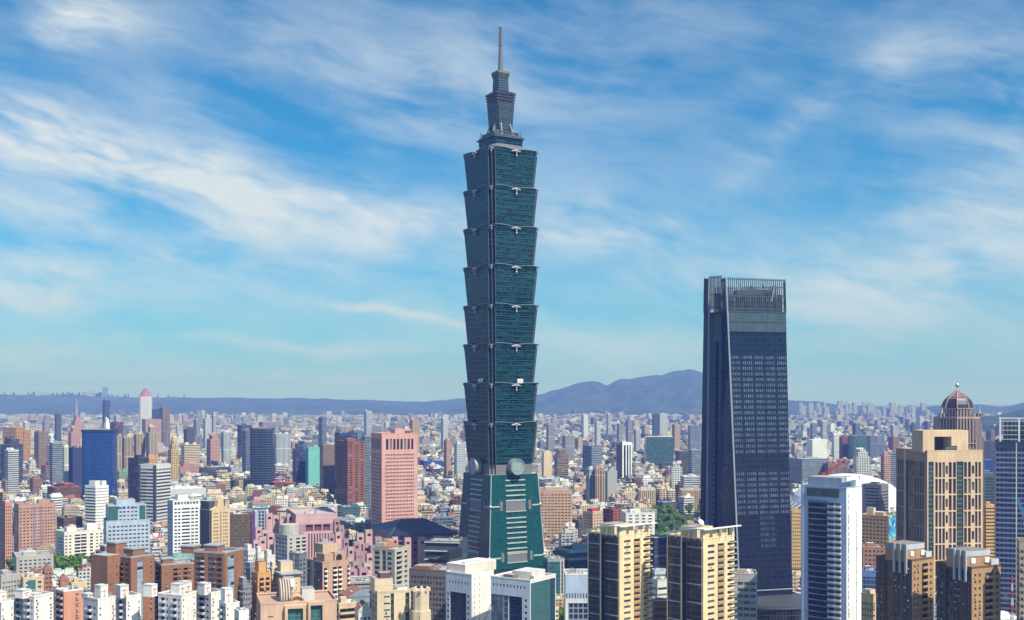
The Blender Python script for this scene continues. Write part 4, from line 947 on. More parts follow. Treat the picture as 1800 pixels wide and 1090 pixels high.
m = MB(); x0, x1, y0, y1 = .5, b.w*.75, 5, 17; zc = b.H-1; c_ = ((x0+x1)/2, (y0+y1)/2, b.zat(950)); RF = wallm((.28,.125,.075), .8)
m.box(x0+.4,y0+.4,zc,x1-.4,y1-.4,zc+2.2,GS); q = [(x0,y0,zc+2.2),(x1,y0,zc+2.2),(x1,y1,zc+2.2),(x0,y1,zc+2.2)]
for i in range(4): m.poly([q[i], q[(i+1)%4], c_], RF)
m.build('pyramid_roof', b.root); b.finish()
b = simple('office_block', 'dark grey stone office block with rows of square black windows, mostly in shade', 'office block', 719, 785, 812, 1004, 765, (.15,.14,.14), [W(6,.6,.55)], [S(.05), W(11,.62,.56,glassm((.008,.012,.022))), S(.05)], 3.7, cl=7); hut(b, 4, 14, 14, 26, b.H-1, 3, wallm((.30,.12,.08))); b.finish()
# podium blocks of the tall skyscraper
b = simple('mall_block', 'dark teal glass mall wing with pale rails at the left foot of the tallest skyscraper', 'mall', 748, 806, 822, 953, 935, (.05,.075,.09), [RB(.6, g=GTEAL)], [RB(.55, g=glassm((.02,.045,.055)))], 7.5, cl=4); 
for k in range(3): b.part('rail', [(-1.2,-1.2,b.H-1-k*7.2,-.01,b.d+1,b.H-.3-k*7.2)], LGREY)
b.finish()
b = Bd('mall_block', 'black wedge-roofed hall between the shaded office block and the tallest skyscraper', 'mall', 753, 789, 812, 985, 900)
blk = curtm((.008,.012,.018), (.02,.025,.03), 3, 3, .06, .06, .4, .15); b.face('F', [('g',1,blk,.1)], DGREY, fh=4); b.face('L', [S()], wallm((.012,.015,.02)), fh=4); b.boxwall(0,0,0,b.w,b.d,b.H,DGREY)
m = MB(); zt_ = b.zat(967); m.poly([(0,0,b.H),(b.w,0,b.H),(b.w,b.d,b.H),(0,b.d,b.H-6)], blk); m.poly([(0,0,b.H),(0,b.d,b.H-6),(0,0,zt_)], blk); m.poly([(0,0,zt_),(0,b.d,b.H-6),(b.w,b.d,b.H),(b.w,0,zt_)], wallm((.02,.022,.028),.5)); m.poly([(0,0,b.H),(b.w,0,b.H),(b.w,0,zt_),(0,0,zt_)], blk); m.build('wedge_roof', b.root); b.finish()
tgl = curtm((.02,.11,.12), (.10,.17,.18), 1.6, 3.6, .1, .12, .5, .12, None, 0, .4)
b = Bd('mall_block', 'teal glass mall block with a dark overhanging cornice right of the tallest skyscraper', 'mall', 976, 1000, 1046, 968, 985)
b.face('F', [('g',.82,tgl,.2), S(.06), RB(.6,GDARK,.12)], LGREY, fh=4.2, top=8); b.face('L', [('g',1,curtm((.015,.06,.07),(.05,.09,.1),1.6,3.6,.1,.12,.5,.12,None,0,.4),.2)], MGREY, fh=4.2, top=8); b.boxwall(0,0,0,b.w,b.d,b.H,MGREY); b.roof(ROOF, par=.5, pm=LGREY)
b.part('cornice', [(-2.5,-2.5,b.H-6,b.w+2,-.35,b.H-2.5),(-2.5,-.349,b.H-6,-.35,b.d,b.H-2.5)], DGREY); clutter(b, 8, 4)
m = MB()
for k in range(14):
    a0, a1 = R(95-k*7), R(95-(k+1)*7); f = lambda a: (b.w*.3+15*math.cos(a), b.H-4+10*math.sin(a))
    p, q = f(a0), f(a1); m.poly([(p[0],6,p[1]),(q[0],6,q[1]),(q[0],30,q[1]),(p[0],30,p[1])], wallm((.52,.54,.56),.5)); m.poly([(p[0],6,b.H-4),(q[0],6,b.H-4),(q[0],6,q[1]),(p[0],6,p[1])], wallm((.40,.42,.44),.5))
m.build('vaulted_roof', b.root); b.finish()
b = simple('mall_block', 'lower teal glass mall wing touching the right foot of the tallest skyscraper', 'mall', 955, 963, 992, 983, 965, (.30,.36,.38), [('g',.75,tgl,.2), S(.06,LGREY), ('w',.12,1,.8,.9,GDARK), S(.07,LGREY)], [('g',1,tgl,.2)], 3.6, cl=5); b.finish()

# --- white and blue glass pair
WB = wallm((.80,.79,.77), .5); WB_SHADE = wallm((.56,.62,.74), .6); bl = curtm((.010,.022,.075), (.02,.035,.09), 1.4, 1.9, .08, .16, .8, .08, None, 0, .6); tl = curtm((.05,.135,.145), (.06,.15,.16), 1.6, 3.4, .05, .05, .25, .12, None, 0, .6)  # second white is blued and dimmed, shade painted into the left faces
b = Bd('office_block', 'white office block with a blank slotted bright side, blue glass bay and white penthouse', 'office block', 784, 829, 868, 1011, 715)
zt_ = b.H-8.5
b.face('L', [S(.08), ('w',.84,7,.42,.42,GDARK,.7), S(.08)], WB_SHADE, zt_, b.H, 5); b.face('L', [('w',.15,1,.55,.42,GDARK,.7), ('g',.64,bl,.5), ('w',.15,1,.55,.42,GDARK,.7), S(.06)], WB_SHADE, 0, zt_, 3.7)
b.face('F', [S(.10), ('w',.06,1,.5,.5,MGREY,.15), S(.16), ('w',.06,1,.5,.5,MGREY,.15), S(.62)], WB, 0, b.H, 3.7); b.boxwall(0,0,0,b.w,b.d,b.H,WB); b.roof(WHITE, par=.6, pm=WB)
hut(b, 3, 8, b.w+12, 24, b.H-1, 6.4, wallm((.66,.60,.52)), WHITE); b.part('roof_plant', [(5,10,b.H+5.4,20,13,b.H+6.6)], LGREY); b.finish()
b = Bd('office_block', 'white framed office block with a plain teal glass side and two-tone blue glass front', 'office block', 863, 932, 977, 1021, 680)
zt_ = b.H-7; gy = curtm((.11,.15,.20), (.10,.13,.18), 2.2, 3.7, .06, .10, .9, .12, None, 0, .5)
b.face('L', [S(.03), ('w',.86,10,.45,.45,GDARK,.7), S(.11)], WB_SHADE, zt_, b.H, 4.5); b.face('L', [('g',.30,gy,.2), ('g',.14,curtm((.06,.09,.16),(.2,.25,.33),3.5,3.7,.3,.2,.5,.2),.2), ('g',.34,bl,.8), S(.04), ('w',.10,1,.62,.46,GDARK,.7), S(.06)], WB_SHADE, 0, zt_, 3.7)
b.face('F', [S(.02), ('g',.74,tl,.2), ('g',.22,curtm((.018,.06,.085),(.03,.08,.1),1.6,3.4,.05,.05,.3,.12,None,0,.6),.2), S(.02)], WB, 0, b.H-1.2, 3.4); b.face('F', [S()], WB, b.H-1.2, b.H); b.boxwall(0,0,0,b.w,b.d,b.H,WB); b.roof(wallm((.48,.46,.42)), par=.6, pm=WB)
hut(b, b.w*.3, 5, b.w*.85, 19, b.H-1, 4.6, wallm((.62,.60,.56)), LGREY); hut(b, 2, 14, 7, 21, b.H-1, 3, wallm((.18,.14,.10))); clutter(b, 14, 8); b.finish()
b = Bd('office_block', 'pale blue office block with dark glass grid, left of the twin cream towers', 'office block', 992, 994, 1040, 1010, 745, None, 1.0, 22)
zt_ = b.zat(1042); b.face('F', [('w',.96,9,.4,.8,GDARK,.4), S(.04)], wallm((.42,.52,.70),.6), zt_-4, zt_, 4); b.face('F', [S()], wallm((.42,.52,.70),.6), zt_, b.H); b.face('F', [S(.10), ('g',.9,curtm((.02,.035,.07),(.25,.31,.42),3.2,3.7,.22,.22,.8,.15),.5)], wallm((.66,.68,.72)), 0, zt_-4, 3.7)
b.face('L', [S()], WB); b.boxwall(0,0,0,b.w,b.d,b.H,WB); b.roof(ROOF, par=.5, pm=WHITE); clutter(b, 8, 5); b.finish()

# --- twin cream towers with white canopies
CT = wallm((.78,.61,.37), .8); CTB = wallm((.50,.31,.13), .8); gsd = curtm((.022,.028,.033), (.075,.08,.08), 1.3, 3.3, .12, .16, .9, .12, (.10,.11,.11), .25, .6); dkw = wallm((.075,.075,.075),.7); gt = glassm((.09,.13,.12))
def creamtower(label, xl, xc, xr, yt, D, canopy):
    b = Bd('apartment_tower', label, 'apartment tower', xl, xc, xr, yt, D, None, 1.0, None, 'twin cream apartment towers with white canopies')
    b.face('F', [S(.14), ('w',.22,1,.96,.46,gt,.5), S(.09), BAL(CTB,gt,.23,.35), S(.09), ('w',.17,1,.95,.46,gt,.6), S(.06)], CT, fh=3.3)
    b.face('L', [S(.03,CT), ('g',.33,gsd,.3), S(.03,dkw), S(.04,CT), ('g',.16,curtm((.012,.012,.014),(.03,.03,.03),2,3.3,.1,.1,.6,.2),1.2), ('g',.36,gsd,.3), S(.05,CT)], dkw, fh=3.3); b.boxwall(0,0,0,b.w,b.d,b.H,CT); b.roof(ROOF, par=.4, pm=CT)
    for k in range(9):                            # pale rails every second floor across the glass
        z = b.H-5-k*9.9
        b.part('floor_rail', [(-.35,b.d*.02,z,-.01,b.d*.42,z+.4),(-.35,b.d*.60,z-1.2,-.01,b.d*.96,z-.8)], LGREY)
    for k in range(int(b.H/3.3)-2):               # corner balconies
        m = MB(); z = 9+k*3.3; m.box(b.w*.80,-.9,z,b.w+1.3,-.01,z+.25,CT); m.box(b.w+.01,0,z,b.w+1.3,5,z+.25,CT); m.box(b.w*.80,-.9,z+.25,b.w+1.3,-.78,z+1.0,gt); m.build('balcony', b.root)
    piers = [(0,0),(b.w*.30,0),(b.w*.38,0),(b.w*.60,0),(b.w*.68,0),(b.w*.93,0)]
    for px_, _ in piers: b.part('pier', [(px_,.02,b.H,px_+b.w*.07,2.2,b.H+4.6)], CT)
    b.part('lintel', [(0,.1,b.H+2.6,b.w*.37,1.6,b.H+4.5)], CT)
    zc = b.H+5.5; m = MB(); n = 16; Lr = b.d+6       # canopy: a thin curved sheet rising from the far left end
    for i in range(n):
        ya, yb = b.d+4-Lr*i/n, b.d+4-Lr*(i+1)/n; f = lambda y_: zc-5.5*max(0,(y_-2)/(b.d+2))**1.6
        for (xa, xb) in ((-1.5, 1.3),):
            m.poly([(xa,ya,f(ya)),(xb,ya,f(ya)),(xb,yb,f(yb)),(xa,yb,f(yb))], WHITE); m.poly([(xa,ya,f(ya)-.6),(xa,ya,f(ya)),(xa,yb,f(yb)),(xa,yb,f(yb)-.6)], WHITE); m.poly([(xa,yb,f(yb)-.6),(xb,yb,f(yb)-.6),(xb,ya,f(ya)-.6),(xa,ya,f(ya)-.6)], LGREY)
    m.box(-1.5,-2.0,zc-.45,b.w+3.5,-.6,zc+.1,WHITE); m.build('canopy', b.root)
    for k in range(6): b.part('canopy_post', [(-.2,b.d*(.05+.17*k),b.H-1,.25,b.d*(.05+.17*k)+.45,zc-.7-5.5*max(0,(b.d*(.05+.17*k)-2)/(b.d+2))**1.6)], WHITE)
    for k in range(3): b.part('canopy_post', [(b.w*(.5+.2*k),-1.4,b.H-.4,b.w*(.5+.2*k)+.35,-1.05,zc-.46)], WHITE)
    hut(b, b.w*.1, b.d*.25, b.w*.6, b.d*.7, b.H-1, 6.5, CT); clutter(b, 5, int(xl)); return b.finish()
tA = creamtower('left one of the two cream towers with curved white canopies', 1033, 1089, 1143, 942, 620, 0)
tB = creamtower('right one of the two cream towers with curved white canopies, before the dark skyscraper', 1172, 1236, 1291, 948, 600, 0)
m = MB(); Mx = Matrix.Rotation(R(50), 3, 'X'); m.ell((0,0,2.2),(1.9,1.9,.8),WHITE,14,4,Mx); m.bar((0,0,0),(0,0,2.2),.25,WHITE); Mw = Matrix.Translation((tB.cx,tB.cy,0)) @ Matrix.Rotation(tB.rz,4,'Z')
o = m.build('satellite_dish', None, tuple(Mw @ Vector((tB.w*.35, tB.d*.35, tB.H+5.5))), tB.rz); tag(o, 'round white satellite dish on the roof hut of the right cream tower', 'satellite dish')
b = simple('office_block', 'plain grey concrete office block of dark square windows below the dark skyscraper', 'office block', 1289, 1291, 1331, 1009, 750, (.36,.36,.37), [S(.12), W(3,.82,.5,GDARK,.84), S(.04)], [S()], 4.2, None, 1.0, 20, cl=6); hut(b, 2, 4, 8, 10, b.H-1, 3.2, wallm((.45,.30,.25))); m = MB(); m.ell((9,5,b.H+1.4),(1.3,1.3,1.5),WHITE,12,6); m.build('water_tank', b.root); b.finish()
for i, (xl, xc, xr, yt, D, col, lb) in enumerate([(1146,1151,1170,1003,800,(.50,.60,.68),'small sky blue building seen in the gap between the cream towers'),(1144,1156,1174,1020,720,(.66,.66,.62),'low white house in the gap between the cream towers'),(1146,1150,1176,1056,650,(.22,.14,.14),'plum brown slatted building at the bottom of the gap between the cream towers'),(1140,1150,1180,945,900,(.03,.045,.09),'low navy hall behind the gap between the cream towers')]):
    b = simple('low_building', lb, 'building', xl, xc, xr, yt, D, col, [RB(.4)], [RB(.4)], 4, cl=4, par=LGREY); b.finish()

# --- white and blue glass apartment tower
b = Bd('apartment_tower', 'slim apartment tower with a bright white blade wall and blue glass balconies topped by plants', 'apartment tower', 1410, 1488, 1515, 858, 680, None, 1.35)
WBL = wallm((.80,.81,.82), .6); WBL_SHADE = wallm((.40,.48,.66), .6); gl2 = curtm((.012,.026,.05), (.03,.05,.09), 2.6, 3.3, .05, .08, .8, .08, None, 0, .6); HH = b.zat(839)  # bluish wall is the white one with shade mixed into its colour
def fl(y_): return b.yl(y_)
sp = [fl(1478), fl(1467), fl(1455), fl(1420)]
zones = [S(b.d-sp[3], WBL_SHADE), ('g', sp[3]-sp[2], gl2, .9), BAL(WBL_SHADE, GDARK, sp[2]-sp[1], 1.3), BAL(WBL, GDARK, sp[1]-sp[0], .9), S(sp[0], WBL_SHADE)]
b.face('L', zones, WBL_SHADE, fh=3.55, top=6)
for k in range(int(b.H/3.55)-3): b.part('floor_band', [(-.5,sp[2]+.1,6+k*3.55,-.01,sp[3]-.1,6.75+k*3.55)], wallm((.16,.22,.36),.5))
b.face('F', [S(.10), ('w',.07,1,.6,.7,GDARK,.3), S(.44), ('w',.05,1,.7,.96,GDARK,.3), S(.34)], WBL, 0, b.H-14, 3.55); b.face('F', [S(.10), ('w',.07,1,.6,.7,GDARK,.3), S(.83)], WBL, b.H-14, b.H, 3.55)
b.boxwall(0,0,0,b.w,b.d,b.H,WBL); b.roof(ROOF, par=.4, pm=WBL_SHADE)
b.part('blade_wall', [(b.w*.60,.02,b.H+.41,b.w*.78,b.d*.25,HH),(b.w*.88,.02,b.H+.41,b.w,b.d*.25,HH),(.3,.02,HH-2.2,b.w*.599,1.0,HH),(b.w*.781,.02,b.H+.41,b.w*.879,b.d*.2,b.H+4)], WBL)
b.part('fin_wall', [(-.6,b.d-.8,0,1,b.d+.5,b.H+3)], WBL_SHADE); hut(b, .8, b.d*.12, b.w*.8, b.d*.88, b.H-1, b.zat(841)-b.H+1, wallm((.34,.40,.52),.7)); b.part('green_screen', [(-.7,b.d*.16,b.H-6,-.01,b.d*.88,b.H-1)], curtm((.03,.07,.06),(.06,.09,.08),2.5,6,.08,.05,.5,.3)); b.finish()

# --- cream ribbed tower and the domed tower behind it
CG = wallm((.66,.48,.31), .8); CG_SHADE = wallm((.40,.30,.21), .8); gd = glassm((.015,.02,.026)); gtl = curtm((.02,.05,.055), (.11,.15,.16), 2.2, 3.7, .06, .22, .8, .1)  # darker cream for the left face has its shade in the base colour
b = Bd('office_tower', 'cream ribbed office tower with a square portal opening at its top', 'office tower', 1575, 1630, 1727, 793, 885)
FL = 13.0
def rib(n): return ('w', n*.055, n, .58, .88, gd, 1.0)
def ribn(w_, n): return ('w', w_, n, .72, .92, gd, 1.0)
b.face('F', [S(.02), ('g',.10,gtl,.6), S(.02), ribn(.20,3), ('w',.05,1,.8,.5,gd,1.0), ribn(.16,2), ('g',.13,gtl,.8), ribn(.15,2), ('w',.06,1,.8,.5,gd,1.0), ribn(.13,2), S(.02)], CG, fh=FL)
b.face('L', [S(.03), ribn(.22,3), S(.06,CG), ('g',.26,curtm((.012,.016,.03),(.03,.035,.05),2,3.7,.1,.1,.6,.1),1.0), ribn(.30,4), S(.10)], CG_SHADE, fh=FL); b.boxwall(0,0,0,b.w,b.d,b.H,CG); b.roof(ROOF, par=.6, pm=CG)
zt_ = b.zat(757); x0, x1 = b.xf(1612), b.xf(1706); x0 = max(x0, -2); xm0, xm1 = b.xf(1646), b.xf(1676); zm = b.zat(768)
m = MB(); m.box(x0,3,b.H-1,xm0,20,zt_,CG); m.box(xm1,3,b.H-1,x1,20,zt_,CG); m.box(xm0+.001,3,zm,xm1-.001,20,zt_,CG); m.build('portal_crown', b.root)
b.part('portal_back', [(xm0+.01,15,b.H-1,xm1-.01,16,zm-.01)], wallm((.10,.085,.08))); m = MB(); m.box(b.xf(1664),1.2,b.H-16,b.xf(1684),2.8,b.H+4,curtm((.03,.07,.065),(.25,.33,.33),2.2,3.7,.08,.08,.7,.1)); m.build('glass_bay', b.root); b.finish()
def domed():
    D = 1120; cx = X(1683, D+25); rt = empty('office_tower', (cx, D+25, 0)); tag(rt, 'rose brown postmodern tower with white ribs, a pointed dome and a ball finial', 'office tower'); OCC.append((cx-25,D,0,50,50)); EXPL.append((1645,1726,D))
    sk = D/F; zz = lambda py: 180-(py-HY)*(D)/F
    rose = wallm((.26,.14,.10), .8); ribm = curtm((.02,.018,.022), (.34,.235,.20), 3.1, 60, .45, .01, .6, .2); bandm = curtm((.13,.05,.045), (.36,.25,.22), 40, 2.6, .0, .30, .3, .4); dk = wallm((.035,.03,.045), .4); wht = wallm((.42,.33,.29), .7)
    oct_ = lambda r, z: [(r*1.08*math.cos(math.pi/8+k*math.pi/4), r*1.08*math.sin(math.pi/8+k*math.pi/4), z) for k in range(8)]
    def tier(m, r0, z0, r1, z1, mat):
        p, q = oct_(r0, z0), oct_(r1, z1)
        for i in range(8):
            j = (i+1) % 8; L = math.dist(p[i], p[j]); m.poly([p[i],p[j],q[j],q[i]], mat, [(0,z0),(L,z0),(L,z1),(0,z1)])
    r = lambda px: px*sk
    m = MB(); tier(m, r(41), 0, r(41), zz(772), ribm); tier(m, r(38), zz(772), r(37.5), zz(735), ribm); tier(m, r(41), zz(772), r(38), zz(772), rose); m.build('shaft', rt)
    m = MB(); tier(m, r(37.6), zz(736), r(37.6), zz(733), wht); tier(m, r(37.6), zz(733), r(25.5), zz(733), rose); tier(m, r(25.5), zz(733), r(25), zz(719), ribm); tier(m, r(25.8), zz(719), r(25.8), zz(717.5), wht); m.build('drum', rt)
    m = MB(); prof = [(24.8,717.5),(23.5,711),(20.6,704),(18,700.5)]; 
    for (a, b_) in zip(prof, prof[1:]): tier(m, r(a[0]), zz(a[1]), r(b_[0]), zz(b_[1]), dk)
    prof = [(18.4,700.5),(15.5,698),(10.7,694),(6.2,690),(2,685.5)]
    for k, (a, b_) in enumerate(zip(prof, prof[1:])): tier(m, r(a[0]), zz(a[1]), r(b_[0]), zz(b_[1]), bandm)
    do = m.build('dome', rt); m = MB()
    P = [(25.2,717.5),(23.9,711),(21.0,704),(16.2,698),(11.2,694),(6.6,690),(2,685)]
    for k in range(8):
        a = math.pi/8+k*math.pi/4
        for p, q in zip(P, P[1:]): m.bar((r(p[0])*1.09*math.cos(a), r(p[0])*1.09*math.sin(a), zz(p[1])), (r(q[0])*1.09*math.cos(a), r(q[0])*1.09*math.sin(a), zz(q[1])), .32, wht)
    m.build('dome_rib', do); m = MB(); m.cyl(0,0,zz(685.5),zz(680),.8,.5,10,LGREY); m.ell((0,0,zz(677)),(1.9,1.9,2.1),STEEL,14,8); m.cyl(0,0,zz(673.5),zz(663),.35,.08,8,LGREY); m.build('finial', rt)
    for sx in (-1, 1):
        m = MB(); x_ = sx*r(33.5); tier_ = [(x_-2.6,-r(20)),(x_+2.6,-r(20)),(x_+2.6,-r(20)+5),(x_-2.6,-r(20)+5)]; m.box(x_-2.6,-r(20),zz(735),x_+2.6,-r(20)+5,zz(727),ribm,dk); m.cyl(x_,-r(20)+2.5,zz(727),zz(714),.9,.1,8,LGREY); m.build('corner_pinnacle', rt)
    m = MB()
    for k in range(24): m.box(-r(41)*.42,-r(41)*1.02-.4,zz(775)-3-k*6,r(41)*.42,-r(41)*1.0,zz(775)-2.2-k*6,wht)
    m.build('floor_band', rt)
domed()
b = Bd('office_tower', 'dark blue banded office tower with an open white crown frame at the right edge', 'office tower', 1748, 1750, 1850, 777, 900, None, 1.0, 40)
nb = curtm((.012,.022,.075), (.10,.13,.22), 3.0, 4.0, .10, .10, .5, .1, None, 0, .6, .36, (.17,.20,.30)); BB = wallm((.03,.045,.11), .4)
b.face('F', [('g',.36,nb,.1), S(.02,LGREY), ('g',.62,nb,.1)], BB, fh=4, top=3); b.face('L', [('g',1,nb,.1)], BB, fh=4, top=3); b.boxwall(0,0,0,b.w,b.d,b.H,BB); b.roof(ROOF, par=.4, pm=BB)
x0, x1 = b.xf(1757), b.xf(1793); zt_ = b.zat(736)
m = MB(); m.box(x0+3,6,b.H-1,x1+14,24,zt_-2,curtm((.02,.03,.05),(.20,.24,.28),3,3.5,.12,.2,.9,.2)); m.build('plant_room', b.root); m = MB()
for x_ in (x0, x1-1.2, x1+18): m.box(x_,1,b.H,x_+1.2,2.2,zt_,WHITE)
for k in range(5): m.box(x0+1.21,1.2,b.H+2+k*3.6,x1-1.21,1.9,b.H+2.5+k*3.6,LGREY)
m.box(x0,1.0,zt_+.01,x1+20,2.3,zt_+.9,WHITE); m.box(x0,2.31,zt_+.01,x0+1,20,zt_+.9,WHITE); m.build('crown_frame', b.root); b.finish()
# --- brown apartment towers at the right front
BR = wallm((.40,.25,.125), .85, 3.3, .85); BR_SHADE = wallm((.085,.062,.05), .85); FIN = wallm((.40,.45,.50), .4)  # very dark copy of the brown: left-face shade put into the paint
def browntower(label, xl, xc, xr, yt, D, cpx):
    b = Bd('apartment_tower', label, 'apartment tower', xl, xc, xr, yt, D, None, 1.1, None, 'brown apartment towers with silver crowns')
    b.face('F', [S(.05), ('w',.30,2,.42,.42,GDARK,.4), S(.10), BAL(wallm((.46,.31,.17)),GDARK,.30,1.1), S(.05), ('w',.14,1,.6,.42,GDARK,.4), S(.06)], BR, fh=3.4)
    b.face('L', [W(2,.6,.5,GDARK,.22), S(.06), ('g',.22,curtm((.008,.011,.02),(.03,.03,.035),2,3.4,.1,.12,.6,.12),.5), ('w',.20,2,.6,.5,GBLUE,.5), S(.04,wallm((.16,.08,.05))), W(2,.55,.5,GGREY,.22), S(.04)], BR_SHADE, fh=3.4); b.boxwall(0,0,0,b.w,b.d,b.H,BR); b.roof(ROOF, par=.7, pm=wallm((.13,.08,.05)))
    x0, x1, y0 = -.5, b.w*.78, 2.8; z0 = b.H-1; n = 14; m = MB(); m2 = MB(); h1, h2 = 6.6, 9.4
    f = lambda t_: (x0+(x1-x0)*t_, y0-1.2*math.sin(math.pi*t_))
    for i in range(n):
        p, q = f(i/n), f((i+1)/n)
        m.poly([(*p,z0),(*q,z0),(*q,z0+h1),(*p,z0+h1)], BR); m2.poly([(p[0],p[1]-.2,z0+h1),(q[0],q[1]-.2,z0+h1),(q[0],q[1]-.2,z0+h2),(p[0],p[1]-.2,z0+h2)], wallm((.50,.53,.56),.45)); m2.poly([(p[0],p[1]-.2,z0+h2),(q[0],q[1]-.2,z0+h2),(q[0],16,z0+h2),(p[0],16,z0+h2)], wallm((.20,.19,.18)))
    m.poly([(x0,y0,z0),(x0,y0,z0+h1),(x0,16,z0+h1),(x0,16,z0)], BR); m.poly([(x1,y0,z0),(x1,16,z0),(x1,16,z0+h1),(x1,y0,z0+h1)], BR); m2.poly([(x0,y0-.2,z0+h1),(x0,y0-.2,z0+h2),(x0,16,z0+h2),(x0,16,z0+h1)], MGREY); m2.poly([(x1,y0-.2,z0+h1),(x1,16,z0+h1),(x1,16,z0+h2),(x1,y0-.2,z0+h2)], LGREY)
    co = m.build('curved_crown', b.root); m2.build('silver_band', co)
    for u in (.14, .68): m = MB(); p = f(u); m.box(p[0],p[1]-.5,z0+3,p[0]+3.2,p[1]-.02,z0+5.6,WHITE); m.build('crown_window', co)
    for k in range(3): b.part('silver_fin', [(-1.4,2.5+k*3.6,b.H-7,-.45,3.6+k*3.6,b.H+8.6)], FIN)
    hut(b, b.w*.72, .8, b.w*.98, 5, b.H-1, 4.5, LGREY); clutter(b, 4, int(xc)); return b.finish()
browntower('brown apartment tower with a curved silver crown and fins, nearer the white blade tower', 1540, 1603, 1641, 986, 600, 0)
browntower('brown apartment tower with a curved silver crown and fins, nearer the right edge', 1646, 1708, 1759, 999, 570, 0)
b = simple('apartment_tower', 'sandy stone tower cut off by the right edge of the picture', 'apartment tower', 1787, 1792, 1830, 950, 560, (.36,.30,.22), [W(4,.5,.5)], [RB(.4)], 3.4, cl=2); b.finish()
b = simple('apartment_block', 'low tan block squeezed between the white blade tower and the brown towers', 'apartment block', 1514, 1533, 1546, 1046, 640, (.55,.44,.26), [W(2,.4,.4)], [W(4,.5,.4)], 3.4, cl=4); hut(b, 1, 2, 6, 7, b.H-1, 3.5, CREAM); b.finish()

# --- stadium, cranes
def stadium():
    D = 1520; rt = empty('stadium', (X(1486, D), D, 0)); tag(rt, 'huge white domed stadium roof with an open ribbed rim behind the white blade tower', 'stadium'); OCC.append((X(1486,D)-95,D-80,0,190,160)); EXPL.append((1392,1580,D))
    zt = Zt(833, D); rx, ry, z0 = 76, 70, 34; n = 48; wt = wallm((.72,.74,.76), .45); m = MB(); m.ell((6,8,z0),(rx,ry,zt-z0),wt,n,9,None,0.0); do = m.build('dome_roof', rt); m = MB()
    for i in range(n):
        a, b_ = 2*math.pi*i/n, 2*math.pi*(i+1)/n; c = lambda q, k, z: (6*(k<1.1)+rx*k*math.cos(q), 8*(k<1.1)+ry*k*math.sin(q), z)
        m.poly([c(a,1.12,0),c(b_,1.12,0),c(b_,1.12,14),c(a,1.12,14)], GGREY); m.poly([c(a,1.12,14),c(b_,1.12,14),c(b_,1.0,z0),c(a,1.0,z0)], curtm((.06,.09,.11),(.3,.33,.35),3,3,.12,.12,.6,.2), [(i*8,0),(i*8+8,0),(i*8+8,26),(i*8,26)])
    m.build('facade', rt); m = MB()
    for i in range(n):
        a = 2*math.pi*i/n; P = [(1.24,2),(1.22,18),(1.14,32),(1.02,40)]
        for p, q in zip(P, P[1:]): m.bar((rx*p[0]*math.cos(a)+4,ry*p[0]*math.sin(a)+6,p[1]),(rx*q[0]*math.cos(a+.07)+4,ry*q[0]*math.sin(a+.07)+6,q[1]),.7,wt)
        for (k, z) in ((1.235,10),(1.2,22),(1.12,34),(1.02,40)): b_ = 2*math.pi*(i+1)/n; m.bar((rx*k*math.cos(a)+4,ry*k*math.sin(a)+6,z),(rx*k*math.cos(b_)+4,ry*k*math.sin(b_)+6,z),.5,wt)
    m.build('rim_truss', rt)
stadium()
def crane(label, base, top, tip, D, mat, tipmat=None, w=.9, foot=None):
    """lattice crane: mast from the ground to top, jib to tip (pixels at distance D)"""
    x0 = X(base[0], D); rt = empty('tower_crane', (x0, D, 0)); tag(rt, label, 'crane'); m = MB(); zt_ = Zt(top[1], D); xt = X(top[0], D)-x0
    def lattice(m, a, b_, w, n):
        a, b_ = Vector(a), Vector(b_); d = b_-a; s_ = Vector((0,1,0))*w/2; u = d.cross(Vector((0,1,0))).normalized()*w/2
        for sx in (-1, 1):
            for sy in (-1, 1): m.bar(a+s_*sx+u*sy, b_+s_*sx+u*sy, w*.11, mat)
        for i in range(n):
            p, q = a+d*i/n, a+d*(i+1)/n; k = 1 if i % 2 else -1
            m.bar(p-s_+u*k, q-s_-u*k, w*.08, mat); m.bar(p+s_+u*k, q+s_-u*k, w*.08, mat)
    lattice(m, (0,0,0), (xt,0,zt_), w, max(6,int(zt_/(2*w)))); m.build('mast', rt); m = MB(); xe, ze = X(tip[0], D)-x0, Zt(tip[1], D)
    lattice(m, (xt,0,zt_-1), (xe,0,ze), w*.8, max(6,int(math.hypot(xe-xt,ze-zt_)/(2*w)))); m.build('jib', rt); m = MB(); m.box(xt-w*1.2,-w,zt_-2,xt+w*.8,w,zt_+1.6,tipmat or mat); m.build('cab', rt)
    return rt
crane('red tower crane with a raised jib above the white stadium roof', (1448,0), (1448,833), (1488,806), 1330, wallm((.50,.02,.035)), None, 2.2)
crane('blue crane jib with a yellow tip rising at the right edge', (1806,0), (1806,920), (1789,877), 780, wallm((.05,.22,.42)), wallm((.75,.45,.03)), 1.6)
crane('thin dark crane jib leaning in front of the white blank wall', (836,0), (843,1110), (863,1062), 640, wallm((.09,.05,.04)), None, .8)
crane('dark slanting crane jib in front of the orange tower', (478,0), (478,1050), (455,1030), 660, wallm((.05,.05,.055)), None, .8)
m = MB(); rt = empty('lattice_mast', (X(1779, 760), 760, 0)); tag(rt, 'red and white lattice mast among low roofs at the right', 'mast'); zt_ = Zt(1012, 760)
for k in range(12):
    z0, z1 = zt_*k/12, zt_*(k+1)/12; w0, w1 = 1.2-1.0*k/12, 1.2-1.0*(k+1)/12; mt_ = wallm((.42,.06,.05)) if k % 2 else LGREY
    for sx, sy in ((-1,-1),(1,-1),(1,1),(-1,1)): m.bar((sx*w0,sy*w0,z0),(sx*w1,sy*w1,z1),.16,mt_); m.bar((sx*w0,sy*w0,z0),(-sy*w1,sx*w1,z1),.1,mt_)
m.build('lattice', rt)

